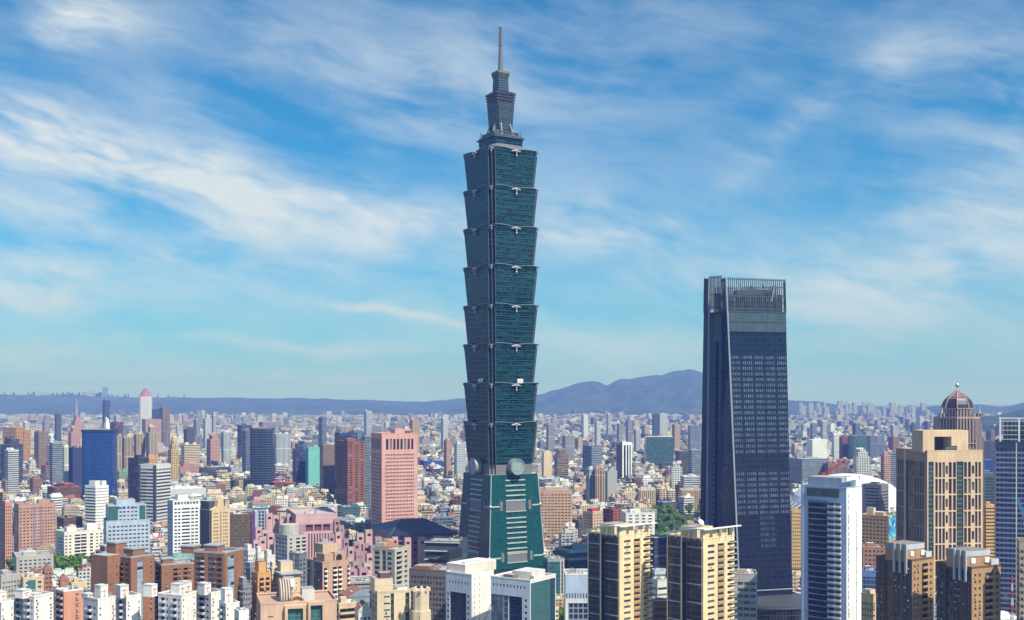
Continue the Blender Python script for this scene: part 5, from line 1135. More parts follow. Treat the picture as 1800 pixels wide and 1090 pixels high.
# --- pink stepped halls
PK = wallm((.44,.25,.31), .8, 3.6, .70); PKL = wallm((.58,.38,.40), .8, 3.6, .76); TERR = wallm((.16,.26,.13), .9); NAVY = wallm((.012,.018,.05), .45)
def stepped(label, xl, xc, xr, yt, D, th, dep, cubes, z1=None):
    b = Bd('exhibition_hall', label, 'exhibition hall', xl, xc, xr, yt, D, th, 1.0, dep)
    return b
b = stepped('', 518, 520, 593, 905, 1130, 8, 70, 0); tag(b.root, 'pink stepped exhibition hall with a three-opening loggia above vertical window slots')
z1, z2 = b.zat(922), b.zat(936)
b.face('F', [S()], PKL, z1, b.H); b.face('F', [S(.22), ('w',.62,3,.82,.80,wallm((.14,.05,.08)),1.5), S(.16)], PK, z2, z1, z1-z2-.01); b.face('F', [S(.28), ('w',.60,9,.45,.92,glassm((.05,.02,.03)),.8), S(.12)], PKL, 0, z2, z2-.01); b.face('L', [S()], PK); b.boxwall(0,0,0,b.w,b.d,b.H,PK); b.roof(wallm((.42,.36,.36)), par=.6, pm=PKL); b.part('roof_strip', [(2,2,b.H-.89,b.w-2,8,b.H-.3)], TERR); clutter(b, 7, 2)
r_ = random.Random(5)
def cubes(b, spots):
    for (px, py, wpx, hz_, y0) in spots:           # cube with its right-hand face at px..px+wpx, top at py
        s_ = (b.D+y0)/F; x0 = (px-CX)*s_-b.cx; z = 180-(py-HY)*s_; w = wpx*s_; m = MB()
        c, s2 = math.cos(-b.rz), math.sin(-b.rz); lx, ly = x0*c-y0*s2, x0*s2+y0*c
        m.box(lx,ly,0 if hz_ == 0 else z-hz_,lx+w,ly+w*1.1,z,r_.choice([PK,PKL,PKL]),TERR); o = m.build('terrace_block', b.root)
        k = MB(); k.box(lx+w*.25,ly-.03,z-6,lx+w*.75,ly-.005,z-3.4,glassm((.05,.02,.04))); k.build('window', o)
cubes(b, [(468,903,11,0,40),(480,906,10,0,44),(492,902,11,0,34),(505,904,12,0,26),(450,927,10,0,10),(461,932,9,0,2),(456,945,12,0,-14),(470,938,12,0,-10),(482,946,12,0,-20),(446,950,9,0,-18),(494,930,10,0,-2),(505,940,12,0,-12),(588,912,9,0,10),(596,924,9,0,4),(578,940,10,0,-14),(566,948,11,0,-22),(590,936,10,0,-8),(602,932,11,0,16)])
b.finish()
b = Bd('exhibition_hall', 'shade-tinted pink terraced hall with a low navy hipped roof left of the tallest skyscraper', 'exhibition hall', 655, 690, 797, 941, 1065, 14, 1.0)
b.face('F', [S(.05), ('w',.12,1,.6,.5,GDARK,1), S(.06), ('w',.25,3,.6,.4,glassm((.06,.03,.06)),.8), S(.05), ('w',.35,4,.6,.4,glassm((.06,.03,.06)),.8), S(.1)], wallm((.30,.17,.30),.8,4,.85), fh=6.5, top=2); b.face('L', [S(.2), W(5,.5,.4), S(.2)], PK, fh=6.5); b.boxwall(0,0,0,b.w,b.d,b.H,PK)  # purple of the front wall is shade painted over the pink
m = MB(); e = 3.5; zr = b.zat(921); w, d = b.w, b.d; q = [(-e,-e,b.H),(w+e,-e,b.H),(w+e,d+e,b.H),(-e,d+e,b.H)]; rd = [(w*.32,d*.5,zr),(w*.68,d*.5,zr)]
m.poly([q[0],q[1],rd[1],rd[0]],NAVY); m.poly([q[1],q[2],rd[1]],NAVY); m.poly([q[2],q[3],rd[0],rd[1]],NAVY); m.poly([q[3],q[0],rd[0]],NAVY); m.poly(q[::-1],PK)
for a, c_ in ((q[0],rd[0]),(q[1],rd[1])): m.bar(a, c_, .3, wallm((.10,.12,.2)))
m.build('hipped_roof', b.root)
cubes(b, [(628,938,12,0,8),(643,932,12,0,24),(660,945,12,0,-14),(676,948,14,0,-12),(622,953,11,0,-14),(638,957,13,0,-24),(612,962,10,0,-30),(626,970,12,0,-44),(645,974,12,0,-46),(608,981,11,0,-58),(620,988,13,0,-72),(640,990,14,0,-78),(632,1000,16,0,-92),(614,999,11,0,-90),(652,960,14,0,-30),(690,944,10,0,-6),(712,946,11,0,-5),(738,945,12,0,-4),(766,943,12,0,-3),(604,948,9,0,-4),(600,966,9,0,-34),(660,985,16,0,-66)])
b.finish()
# --- further near blocks
b = simple('apartment_block', 'bright white apartment slab with pale balconies above the trees at the left', 'apartment block', 97, 113, 181, 936, 1175, (.78,.74,.68), [('w',.2,2,.55,.42,GDARK), S(.06), BAL(WHITE,GDARK,.16,1.0), BAL(WHITE,GDARK,.16,1.0), S(.06), ('w',.12,1,.6,.6,GDARK), S(.04), ('w',.2,2,.55,.42,GDARK)], [S(.3), RB(.5), S(.3)], 3.4, cl=5, dep=26, th=20)
hut(b, b.w*.1, 4, b.w*.35, 12, b.H-1, 5.5, b.wm, LGREY); hut(b, b.w*.62, 4, b.w*.9, 13, b.H-1, 7, b.wm, WHITE); b.finish()
b = simple('apartment_block', 'broad salmon apartment block with two blue window strips at the far left', 'apartment block', 28, 33, 98, 887, 1240, (.47,.27,.21), [W(4,.5,.45), ('g',.08,curtm((.03,.13,.28),(.06,.2,.36),3,3.3,.1,.2,.4,.2),.1), W(2,.5,.45,None,.4), ('g',.08,curtm((.03,.13,.28),(.06,.2,.36),3,3.3,.1,.2,.4,.2),.1), W(5,.5,.45)], [W(2,.5,.45)], 3.5, cl=6, dep=24, th=12); hut(b, b.w*.55, 3, b.w*.85, 12, b.H-1, 5, b.wm); b.finish()
NEAR = [  # name, label, xl, xc, xr, yt, D, wall, cols front, cols left, ratio
 ('apartment_tower','thin salmon apartment tower close to the left edge',5,9,21,882,1190,(.52,.27,.20),3,2),
 ('apartment_tower','dark slate tower cut by the left edge',-22,-4,5,868,1160,(.06,.07,.09),3,4),
 ('low_building','cream low building with a big green window at the lower left',37,41,77,1016,850,(.62,.50,.34),3,3),
 ('low_building','small brick clock-less turret house beside the cream building at the lower left',75,78,92,1003,872,(.34,.17,.12),2,2),
 ('apartment_block','grey weathered apartment block cut by the left edge above the white towers',-14,2,36,1012,850,(.40,.39,.37),6,4),
 ('low_building','pale yellow flat-roofed house behind the bright salmon block',121,126,153,1025,905,(.66,.52,.30),5,3),
 ('low_building','brick gabled house between the trees and the bright salmon block',103,106,121,1021,890,(.36,.17,.12),2,2),
 ('apartment_block','low grey block with long dark balconies above the lower-left trees',24,29,94,979,1085,(.44,.43,.40),7,3),
 ('apartment_block','pink-walled block at the bottom left corner',-30,-3,9,1055,600,(.50,.28,.26),2,3),
 ('apartment_block','brown tiled block wedged behind the white towers at the lower left',92,96,104,1040,690,(.34,.19,.13),3,2),
 ('office_block','tan office block with long horizontal bands at the right foot of the tallest skyscraper',944,948,1006,862,1340,(.50,.33,.22),9,3),
 ('office_block','white low block with rows of small slots behind the left cream tower',1092,1100,1151,902,1270,(.78,.78,.78),4,2),
 ('apartment_block','beige apartment house with a red flat top left of the white slotted block',1024,1042,1058,900,1340,(.56,.42,.30),3,4),
 ('office_block','brick red and black block next to the white slotted block',1060,1078,1093,896,1350,(.26,.08,.05),2,3),
 ('office_block','yellow ochre block with square window grid right of the dark tapered skyscraper',1390,1392,1413,898,1090,(.66,.46,.20),5,2),
 ('office_block','ochre block with square windows and a bright mural panel on its right end',1512,1562,1577,908,1060,(.46,.33,.18),3,7),
 ('office_block','grey striped office block before the stadium rim',1514,1549,1562,853,1210,(.20,.20,.235),2,3),
 ('office_block','orange office block banded with balconies behind the right brown tower',1724,1733,1751,888,1140,(.60,.36,.13),4,3),
 ('office_block','dull teal glass block between the cream ribbed tower and the blue tower',1723,1728,1752,832,1330,(.09,.14,.17),5,2),
 ('low_building','terracotta terraced building right of the white blade tower',1512,1517,1556,962,900,(.36,.19,.14),5,2),
 ('low_building','small blue glass block between the blade tower and the left brown tower',1512,1516,1545,1004,760,(.10,.17,.36),5,2),
 ('office_block','blue-grey glass block with pale frames left of the cream turreted block',599,612,657,1052,640,(.22,.28,.35),7,2),
 ('low_building','cream block with curved dark terraces right of the arched tan block',585,596,626,1062,610,(.62,.46,.30),4,2),
 ('low_building','small pale grey block with a rounded roof beside the cream turreted block',624,630,654,1076,570,(.62,.62,.60),3,2),
 ('low_building','brown pergola-topped block at the foot of the rosy tan tower',596,604,618,1046,700,(.36,.22,.10),3,2),
]
NM = {}
for (nm, lb, xl, xc, xr, yt, D, col, nf, nl) in NEAR:
    lb = lb.replace(' clock-less', '')
    fr_, lf_ = [S(.06), W(nf,.55,.45), S(.06)], [S(.06), W(nl,.55,.45), S(.06)]
    if 'long horizontal bands' in lb: fr_ = [S(.04), W(nf,.7,.4), S(.04)]
    if 'banded with balconies' in lb: fr_ = [RB(.42)]
    if 'striped' in lb: fr_, lf_ = [RB(.5)], [S(.2), RB(.4,None,.7), S(.1)]
    if 'glass block' in lb: fr_ = lf_ = [('g',1,curtm(tuple(c*.35 for c in col),col,2.4,3.6,.14,.2,.6,.15),.1)]
    if 'curved dark' in lb: fr_ = [BAL(CREAM,GDARK,1,1.5)]
    b = simple(nm, lb, 'tower block' if 'tower' in nm else 'building', xl, xc, xr, yt, D, col, fr_, lf_, 3.5, cl=6, par=wallm(tuple(min(.8,c*1.25) for c in col)))
    NM[lb] = b
    if 'gabled' in lb or 'turret' in lb:
        m = MB(); a = (b.w/2, b.d/2); q = [(-.4,-.4),(b.w+.4,-.4),(b.w+.4,b.d+.4),(-.4,b.d+.4)]; RF = wallm((.30,.12,.08))
        g0, g1 = (b.w/2,-.4,b.H+5), (b.w/2,b.d+.4,b.H+5); z = b.H+.55
        m.poly([(*q[1],z),(*q[2],z),g1,g0],RF); m.poly([(*q[3],z),(*q[0],z),g0,g1],RF); m.poly([(*q[0],z),(*q[1],z),g0],b.wm); m.poly([(*q[2],z),(*q[3],z),g1],b.wm); m.build('gable_roof', b.root)
    if 'green window' in lb: b.part('window', [(b.w*.2,-.15,b.H-14,b.w*.6,-.01,b.H-2)], GTEAL)
    if 'red flat' in lb: hut(b, 1, 2, b.w*.8, b.d*.6, b.H-.5, 4, wallm((.45,.05,.05)), wallm((.5,.05,.05)))
    if 'mural' in lb:
        m, t = newmat('mural_paint'); p_ = t.n('ShaderNodeNewGeometry').outputs['Position']; n_ = t.noise(p_, .14, 3, .5, 1.0)
        c_ = t.mix(t.step(n_, .40, .46), (.03,.09,.40), (.05,.36,.62)); c_ = t.mix(t.step(n_, .54, .60), c_, (.45,.68,.55)); out(t, c_, .7)
        b.part('mural', [(.2,-.2,b.H-22,b.w-.2,-.01,b.H-.5)], m); hut(b, 2, b.d*.55, 9, b.d*.8, b.H-1, 8, CREAM)
    if 'long dark balconies' in lb: pass
    hut(b, b.w*.2, b.d*.25, b.w*.55, b.d*.6, b.H-1, 4.0, b.wm, LGREY); b.finish()
# car park deck with cars
b = simple('parking_deck', 'low grey parking deck with cars on its roof below the pink terraced hall', 'parking deck', 596, 606, 662, 1024, 880, (.33,.33,.34), [RB(.45)], [RB(.45)], 3.2, cl=0, par=LGREY); b.finish()
Mw = Matrix.Translation((b.cx,b.cy,0)) @ Matrix.Rotation(b.rz,4,'Z'); r = random.Random(4); CARC = [('white',(.75,.75,.75)),('white',(.75,.75,.75)),('dark blue',(.03,.05,.14)),('silver',(.42,.43,.45)),('black',(.02,.02,.02)),('red',(.35,.03,.03))]; cm_ = {}; ncar = 0
for j in range(2):
    for i in range(7):
        if r.random() < .2: continue
        cn, cc = r.choice(CARC); rt = empty('parked_car', tuple(Mw @ Vector((3+i*3.2, 4+j*9, b.H-.9))), b.rz+r.choice([0, math.pi])); ncar += 1
        tag(rt, f'{cn} car in the {"nearer" if j == 0 else "farther"} row on the parking deck roof, bay {["one","two","three","four","five","six","seven"][i]} from left', 'car', 'cars on the parking deck')
        if cn not in cm_:
            m = MB(); pm_ = wallm(cc, .3, soil=.02); m.box(-.9,-2.2,.32,.9,2.2,.85,pm_); ky = [(-.82,-1.5,.85),(.82,-1.5,.85),(.82,1.2,.85),(-.82,1.2,.85)]; kt = [(-.68,-.9,1.42),(.68,-.9,1.42),(.68,.6,1.42),(-.68,.6,1.42)]
            m2 = MB()
            for q in range(4): m2.poly([ky[q],ky[(q+1)%4],kt[(q+1)%4],kt[q]], GDARK)
            m.poly(kt, pm_); w_ = MB(); w_.cyl(0,0,-.1,.1,.32,.32,12,wallm((.02,.02,.02))); w_.poly([(.32*math.cos(a*.524),.32*math.sin(a*.524),-.1) for a in range(12)][::-1], STEEL)
            cm_[cn] = (m.mesh('body'), m2.mesh('windscreen'), w_.mesh('wheel'))
        inst('body', cm_[cn][0], rt); inst('windscreen', cm_[cn][1], rt)
        for sx in (-1,1):
            for sy in (-1.35,1.35): o = inst('wheel', cm_[cn][2], rt, (sx*.85,sy,.32)); o.rotation_euler = (0,R(90),0)

# --- middle-distance buildings: body with facade attributes, roof huts and tanks as parts
CM = citym()
ST = {'p': (3.4,3.3,.58,.52), 'r': (7.0,3.6,1.0,.50), 'v': (3.0,60.0,.48,.97), 'g': (2.0,3.8,.90,.80), 'b': (9.0,9.0,.0,.0), 'd': (4.6,3.2,.76,.58), 's': (2.4,3.4,.60,.52)}
FEAT = {'p': 'square windows', 'r': 'ribbon windows', 'v': 'vertical strips', 'g': 'all-glass walls', 'b': 'blank walls', 'd': 'deep balconies', 's': 'fine window grid'}
GL = {'k': (.03,.035,.045), 'n': (.015,.03,.08), 't': (.02,.08,.085), 'w': (.07,.08,.10)}
ROOFC = {'grey': (.27,.27,.26), 'pale': (.46,.45,.43), 'white': (.66,.66,.65), 'green': (.10,.25,.13), 'red': (.36,.08,.06), 'blue': (.10,.18,.33), 'brown': (.20,.12,.09)}
MIDS = []
def at(col, gl, st, seed=0.0):
    by, fl_, wx, wy = ST[st]; return (col, gl, (by, fl_, wx), (wy, seed, 0))
def rat(c): return (c, (0,0,0), (9,9,0), (0,0,0))
def body(m, x0, y0, z0, x1, y1, z1, col, gl, st, roof, seed): m.box(x0,y0,z0,x1,y1,z1,CM,None,at(col,gl,st,seed),rat(roof))
def rel(px, D):
    for (n, a, c, d) in LM:
        if a-3 <= px <= c+3: return ('behind ' if D > d else 'before ')+n
    n, a, c, d = min(LM, key=lambda q: min(abs(px-q[1]), abs(px-q[2])))
    k = 'left of ' if px < a else 'right of '; dist = min(abs(px-a), abs(px-c))
    return ('far ' if dist > 70 else '')+k+n
LM = [('the blue glass tower',147,203,1880),('the spired skyscraper',245,267,5000),('the round tower',441,481,1980),('the rust red tower',590,642,1680),('the pink tower',650,734,1275),('the tallest skyscraper',805,958,1018),('the monochrome tower',1084,1111,2200),('the dark tapered skyscraper',1228,1394,850),('the stadium dome',1410,1575,1520),('the cream ribbed tower',1576,1727,885)]
def mid(px, D, cx, cy, rz, w, d, H, cname, col, st, gk, rname, boxes=None, huts=2, seed=0, extra=None):
    r = random.Random(seed); m = MB(); gl = GL[gk]; rc = ROOFC[rname]
    M = Matrix.Translation((cx+math.cos(rz)*w/2-math.sin(rz)*d/2, cy+math.sin(rz)*w/2+math.cos(rz)*d/2, 0))
    for (x0,y0,x1,y1,f) in (boxes or [(0,0,1,1,1)]): body(m, (x0-.5)*w, (y0-.5)*d, 0, (x1-.5)*w, (y1-.5)*d, H*f, col, gl, st, rc, r.random()*50)
    nm = ('office_tower' if st in 'rgvs' else 'apartment_tower') if H > 60 else ('office_block' if st in 'rgv' else 'apartment_block') if H > 26 else 'low_building'
    o = m.build(nm, None, tuple(M.translation), rz)
    size = 'slender' if H > 60 and w < 24 else 'tall' if H > 60 else 'broad' if w > 42 else 'squat' if H < 16 else 'mid-rise' if H > 26 else 'low'
    MIDS.append((o, px, D, f"{size} {cname} {'tower' if H > 60 else 'block' if H > 26 else 'house'} with {extra or FEAT[st]}", rel(px, D), rname))
    o['category'] = 'tower block' if H > 60 else 'building'; o['group'] = 'buildings of the middle distance'
    for k in range(huts):
        hw, hd = min(w*.45, r.uniform(3.5,8)), min(d*.5, r.uniform(3.5,8)); hx, hy = r.uniform(-.45*w, .45*w-hw), r.uniform(-.45*d, .45*d-hd)
        q = MB(); h = r.uniform(2.4,4.8); q.box(hx,hy,H-.02,hx+hw,hy+hd,H+h,CM,None,at(tuple(min(.8,c*r.uniform(.85,1.2)) for c in col),gl,'b'),rat(ROOFC[r.choice(['grey','pale','white',rname])])); q.build('roof_hut', o)
    if D < 2000:
        q = MB()
        for k in range(3): hx, hy = r.uniform(-.42,.3)*w, r.uniform(-.42,.3)*d; q = MB(); q.box(hx,hy,H-.02,hx+r.uniform(1,3),hy+r.uniform(1,3),H+r.uniform(.8,2.2),r.choice([LGREY,WHITE,MGREY])); q.build('roof_plant', o)
        q = MB(); hx, hy = r.uniform(-.4,.3)*w, r.uniform(-.4,.3)*d; q.cyl(hx,hy,H-.02,H+2.2,1.1,1.1,10,STEEL); q.build('water_tank', o)
        q = MB(); t_ = .4; a_ = rat(tuple(min(.8, c*1.1) for c in col)); z1 = H+.9
        q.box(-w/2-.1,-d/2-.1,H-.4,w/2+.1,-d/2+t_,z1,CM,None,a_); q.box(-w/2-.1,-d/2+t_,H-.4,-w/2+t_,d/2+.1,z1,CM,None,a_); q.box(w/2-t_,-d/2+t_,H-.4,w/2+.1,d/2+.1,z1,CM,None,a_); q.box(-w/2+t_,d/2-t_,H-.4,w/2-t_,d/2+.1,z1,CM,None,a_)
        if not boxes: q.build('parapet', o)
    return o
C_ = dict(orange=(.62,.33,.11), slate=(.07,.08,.11), grey=(.36,.37,.39), lavender=(.34,.31,.40), pink=(.52,.29,.27), navy=(.03,.045,.12), white=(.74,.74,.73), brown=(.26,.18,.14), maroon=(.15,.07,.065), beige=(.50,.41,.31), cream=(.64,.52,.35), yellow=(.66,.48,.22), tan=(.46,.33,.20), charcoal=(.075,.08,.09), brick=(.27,.15,.11), salmon=(.50,.29,.22), green=(.20,.32,.24), mint=(.16,.46,.42), azure=(.02,.07,.26), teal=(.06,.15,.16), steel=(.24,.29,.36), silver=(.50,.54,.58), rosy=(.46,.30,.28))
STP = [(0,0,1,1,.82),(.15,.1,.85,.9,.93),(.3,.2,.7,.8,1.0)]; TWO = [(0,0,.46,1,1),(.54,.05,1,1,.94),(.46,.2,.54,.9,.9)]; SET = [(0,0,1,1,.9),(.2,.1,.8,.8,1)]
ROWS = """5 28 55 751 2600 orange d k pale TWO|0 18 40 772 2150 slate g n grey SET|8 14 33 792 1900 silver r k white -|75 78 88 730 3900 grey v n pale STP|96 99 108 728 3700 slate s k grey -|126 131 145 732 3900 pink p k pale STP|130 132 137 704 5400 lavender s k grey STP|180 184 193 704 4900 navy g n grey -|182 186 193 736 3400 white b k white SET|267 270 280 719 4800 navy g n grey -|280 286 299 717 4000 brown v k grey -|249 256 284 737 3900 rosy p k red -|193 202 217 742 3200 maroon r k red -|120 125 142 752 2600 pink p k pale SET|60 68 86 759 2450 brown p k red -|83 87 98 766 2280 white p k white STP|87 92 110 779 2050 steel r k grey -|110 113 122 786 2000 white v w white -|121 128 147 788 1960 navy b k grey -|235 240 255 763 2330 beige v k pale -|256 262 278 750 2310 beige v k pale SET|214 219 234 769 2290 tan v k pale -|203 206 214 766 2400 beige v k grey -|295 301 314 775 2180 yellow d k pale STP|323 328 342 754 2680 charcoal p k grey -|318 324 352 782 2350 cream r w grey -|363 370 387 765 2650 pink p k red SET|389 393 406 760 2600 silver v w white -|417 424 443 747 2900 slate g n grey -|340 345 352 738 3600 grey v k pale -|357 361 372 729 3700 silver p k white SET|372 375 380 726 3900 silver v k white -|72 80 115 814 2250 brick p k red SET|117 124 148 819 2350 tan p k pale STP|45 52 76 808 2450 white d k white STP|203 210 226 802 2650 cream b w pale TWO|203 209 227 829 2200 green p k green -|248 254 278 806 1740 orange p k red -|309 316 350 817 2300 pink s k red SET|345 356 402 822 2300 charcoal r k grey -|370 384 412 846 2000 cream r k pale -|412 420 453 845 1980 cream r k pale -|286 300 362 861 1800 silver b w white -|52 58 74 842 1950 brick p k red -|83 96 143 852 1750 maroon p k red SET|5 10 25 846 1900 rosy p k pale -|86 90 110 872 1600 white r w pale -|100 112 145 912 1380 maroon p k green -|514 520 538 780 2080 navy r n grey SET|537 542 563 787 2050 mint b t green -|562 568 589 783 1940 brown s k grey -|588 598 628 762 1880 navy r n grey -|636 641 651 767 1700 steel g t grey -|738 746 778 810 2650 azure b n grey -|479 486 511 763 2650 silver v w pale -|479 485 501 818 2350 silver r k white -|548 556 583 822 2500 white d k white SET|471 482 522 848 1950 maroon p k red TWO|593 602 633 892 1480 teal r t grey -|622 627 637 860 1720 charcoal p k grey -|629 634 643 858 1720 tan d k brown -|640 643 651 868 1720 white b w white -|553 562 593 888 1640 silver p k blue -|425 432 441 757 2500 steel g n grey -|455 462 485 742 3300 lavender v k grey -|560 566 574 733 3600 steel g n grey -|780 785 792 774 2300 salmon p k red -|798 803 818 780 2200 silver s k white -|1024 1040 1058 784 2300 steel r n grey -|1030 1036 1045 825 1750 silver v k white -|1043 1047 1064 823 1740 tan v k grey TWO|1062 1068 1085 829 1800 grey b k grey -|1133 1136 1184 768 2700 teal g t pale -|1114 1118 1126 756 3300 silver d k white -|1209 1214 1232 748 3000 steel v n grey -|1187 1194 1214 793 2300 charcoal p k grey -|1210 1216 1232 791 2250 steel r n grey -|1127 1140 1181 808 2900 brick b k red TWO|1177 1181 1199 815 1980 white d k white SET|1079 1093 1121 863 1800 cream p k pale SET|1121 1125 1153 862 1800 cream v k pale -|1152 1160 1188 860 1800 cream d k pale TWO|1194 1198 1232 862 1820 tan p k pale -|1003 1006 1022 871 1760 white s w white -|1019 1024 1048 868 1760 tan d k pale SET|944 950 989 842 2150 steel r k pale -|974 980 999 791 2200 brown r k grey SET|952 956 970 795 2300 cream b w pale -|1196 1202 1230 838 1850 silver r k white -|988 994 1010 766 2800 grey v k pale -|960 964 975 746 3500 grey v k pale -|1022 1026 1034 729 4700 silver b k white -|1066 1069 1075 728 4700 silver v k white -|1155 1160 1174 727 4600 silver p k white -|1146 1149 1156 729 4600 navy g n grey -|1388 1410 1456 807 2000 steel r t grey -|1446 1456 1489 816 1980 brown v k red -|1418 1428 1454 773 2850 white b n white -|1462 1466 1475 764 3000 white p k white -|1475 1480 1492 768 2950 maroon b k red -|1490 1500 1525 766 2900 teal g t grey -|1523 1530 1555 766 2950 steel v n grey -|1396 1400 1418 790 2300 silver d k white SET|1500 1506 1530 790 2200 white d k white STP|1548 1554 1566 800 1900 salmon p k red -|1558 1563 1580 796 2050 steel r n grey -|1498 1504 1512 744 3600 steel g n grey -|1424 1428 1436 744 3700 steel v n grey -|1442 1446 1454 741 3800 silver v k white -|1565 1570 1578 748 3600 silver d k white -|1726 1730 1750 812 1700 azure b n blue -|1730 1733 1750 775 2500 charcoal p k grey -|1393 1396 1416 902 1500 tan b w white -|40 44 52 742 3500 white v k white -|200 204 212 730 4200 silver d k white -|640 644 654 722 4700 silver v k white -|720 725 738 738 3200 tan p k pale -|775 779 788 736 3600 silver p k white -|1084 1088 1096 745 3600 grey v k pale -|1045 1049 1056 742 3800 silver p k white -|1181 1186 1196 746 3500 tan p k pale -|1100 1104 1112 738 4000 lavender v k grey -"""
for i, ln in enumerate(ROWS.split('|')):
    p = ln.split(); xl, xc, xr, yt, D = map(float, p[:5]); cx, cy, rz, w, d = plan(xl, xc, xr, D)
    if p[6] == 'b' and p[5] == 'azure': pass
    mid((xl+xr)/2, D, cx, cy, rz, w, max(8, min(d, 70)), Zt(yt, D), p[5], C_[p[5]], p[6], p[7], p[8], {'-': None, 'TWO': TWO, 'STP': STP, 'SET': SET}[p[9]], 2 if D < 3000 else 1, i)
# black and white tower
b = Bd('office_tower', 'monochrome office tower, black edged by bright white frames with white dotted columns', 'office tower', 1083, 1094, 1111, 778, 2200)
b.face('F', [S(.14), ('g',.2,curtm((.01,.012,.03),(.02,.02,.03),3,4,.1,.1,.4,.1),.4), ('w',.12,1,.9,.6,WHITE,.2), ('g',.16,curtm((.01,.03,.12),(.02,.03,.06),3,4,.1,.1,.4,.1),.4), ('w',.12,1,.9,.6,WHITE,.2), ('g',.12,curtm((.01,.012,.03),(.02,.02,.03),3,4,.1,.1,.4,.1),.4), S(.14)], WHITE, fh=4.2, top=5); b.face('L', [S(.12), ('g',.76,curtm((.012,.018,.05),(.02,.025,.05),3,4,.1,.1,.4,.1),.4), S(.12)], wallm((.30,.32,.38)), fh=4.2, top=5); b.boxwall(0,0,0,b.w,b.d,b.H,WHITE); b.roof(ROOF, par=.6, pm=WHITE); hut(b, 4, 6, 13, 18, b.H-1, 4, LGREY); b.finish()
# white spired skyscraper far away
def spired():
    D = 5000; rt = empty('skyscraper', (X(256, D), D, 0)); tag(rt, 'white skyscraper with a pink stepped pyramid crown and short spire, far off at the left', 'skyscraper'); OCC.append((X(256,D)-35,D-35,0,70,70))
    wt = curtm((.42,.42,.46), (.62,.60,.64), 4.5, 3.8, .3, .4, .3, .5); pk = wallm((.36,.15,.22)); m = MB(); h = 26.5; z = Zt(697, D)
    q = [(-h,-h+8),(-h+8,-h),(h-8,-h),(h,-h+8),(h,h-8),(h-8,h),(-h+8,h),(-h,h-8)]
    for i in range(8): a, c = q[i], q[(i+1) % 8]; L = math.dist(a, c); m.poly([(*a,0),(*c,0),(*c,z),(*a,z)], wt, [(0,0),(L,0),(L,z),(0,z)])
    m.build('shaft', rt); m = MB(); zs = [697,693.5,690,687,684.5,682.5]; rs = [27.5,23,17,11,6.5]
    for k in range(5): z0, z1 = Zt(zs[k], D), Zt(zs[k+1], D); m.cyl(0,0,z0,z1,rs[k],rs[k]*.86,8,pk,True,None,False)
    m.build('pyramid_crown', rt); m = MB(); m.cyl(0,0,Zt(682.5,D),Zt(678,D),1.8,.3,8,LGREY); m.build('spire', rt); rt.rotation_euler = (0,0,.2)
spired()
# ------------------------------------------------------------------ the rest of the city
PARKS = [(1140,1234,1340,1760),(998,1032,1450,1540),(84,167,1120,1168),(18,80,1105,1150),(398,450,1300,1400),(974,992,880,1000),(1392,1416,1100,1300),(424,441,840,950),(1757,1792,640,760),(1728,1754,1150,1300),(1060,1150,1400,1500),(1640,1700,960,1060)]
occ = set(); CELL = 12.0
for (cx, cy, rz, w, d) in OCC:
    c, s = math.cos(rz), math.sin(rz); nx, ny = max(1, int((w+10)/6)), max(1, int((max(d,10)+10)/6))
    for i in range(nx+1):
        for j in range(ny+1):
            a, e = -5+(w+10)*i/nx, -5+(max(d,10)+10)*j/ny; occ.add((int((cx+a*c-e*s)//CELL), int((cy+a*s+e*c)//CELL)))
def free(x, y, r):
    k = int(r//CELL)+1; i0, j0 = int(x//CELL), int(y//CELL)
    for i in range(i0-k, i0+k+1):
        for j in range(j0-k, j0+k+1):
            if (i, j) in occ and math.hypot((i+.5)*CELL-x, (j+.5)*CELL-y) < r+CELL*.6: return False
    return True
rng = random.Random(11)
PAL = [('cream',(.66,.56,.40),24),('white',(.76,.75,.72),28),('grey',(.42,.42,.42),13),('beige',(.56,.47,.36),13),('rosy',(.48,.34,.29),4),('brick',(.30,.15,.10),4),('charcoal',(.09,.10,.12),9),('steel',(.24,.29,.37),10),('tan',(.46,.35,.23),5),('maroon',(.20,.07,.07),2),('silver',(.54,.57,.60),10),('ochre',(.58,.42,.22),3)]
PW = [p[2] for p in PAL]; RN = ['grey','pale','white','green','red','blue','brown']; RW = [26,24,16,9,10,5,7]
cand = []; D = 860.0
while D < 10900:
    sp = 25 if D < 1500 else 25+(D-1500)*.0052; sp = min(sp, 66)
    x = -D*.475
    while x < D*.475:
        px = CX+x/D*F; jx, jy = x+rng.uniform(-.18,.18)*sp, D+rng.uniform(-.2,.2)*sp; x += sp*rng.uniform(.95,1.3)
        if any(a <= px <= c and d0 <= jy <= d1 for (a, c, d0, d1) in PARKS): continue
        if rng.random() < .05: continue
        zone = (int(jx//520)*7+int(jy//700)*13) % 5; rz = (.54,.42,.54,.2,.32)[zone]+rng.uniform(-.03,.03)
        w, d = sp*rng.uniform(.55,.98), sp*rng.uniform(.5,.9); k = rng.random(); far = jy > 3300
        lowz = jy < 1250
        H = (rng.uniform(11,22) if lowz else rng.uniform(15,33)) if (k < .88 or lowz) else rng.uniform(30,42) if k < .985 else rng.uniform(42,60)
        if lowz and px > 1000: H = rng.uniform(10,30)
        if far: H = rng.uniform(9,22) if k < .82 else rng.uniform(22,36) if k < .982 else rng.uniform(40,72)
        if H > 40: w *= .75; d *= .75
        if H > 33 and jy < 3300:
            hw = w/2/jy*F+4
            if any(a-hw < px < c+hw and d_ > jy for (a, c, d_) in EXPL): H = rng.uniform(15,30)
        if jy < 5200 and not free(jx, jy, max(w, d)*.55): continue
        cand.append((px, jx, jy, rz, w, d, H))
    D += sp*rng.uniform(.95,1.15)
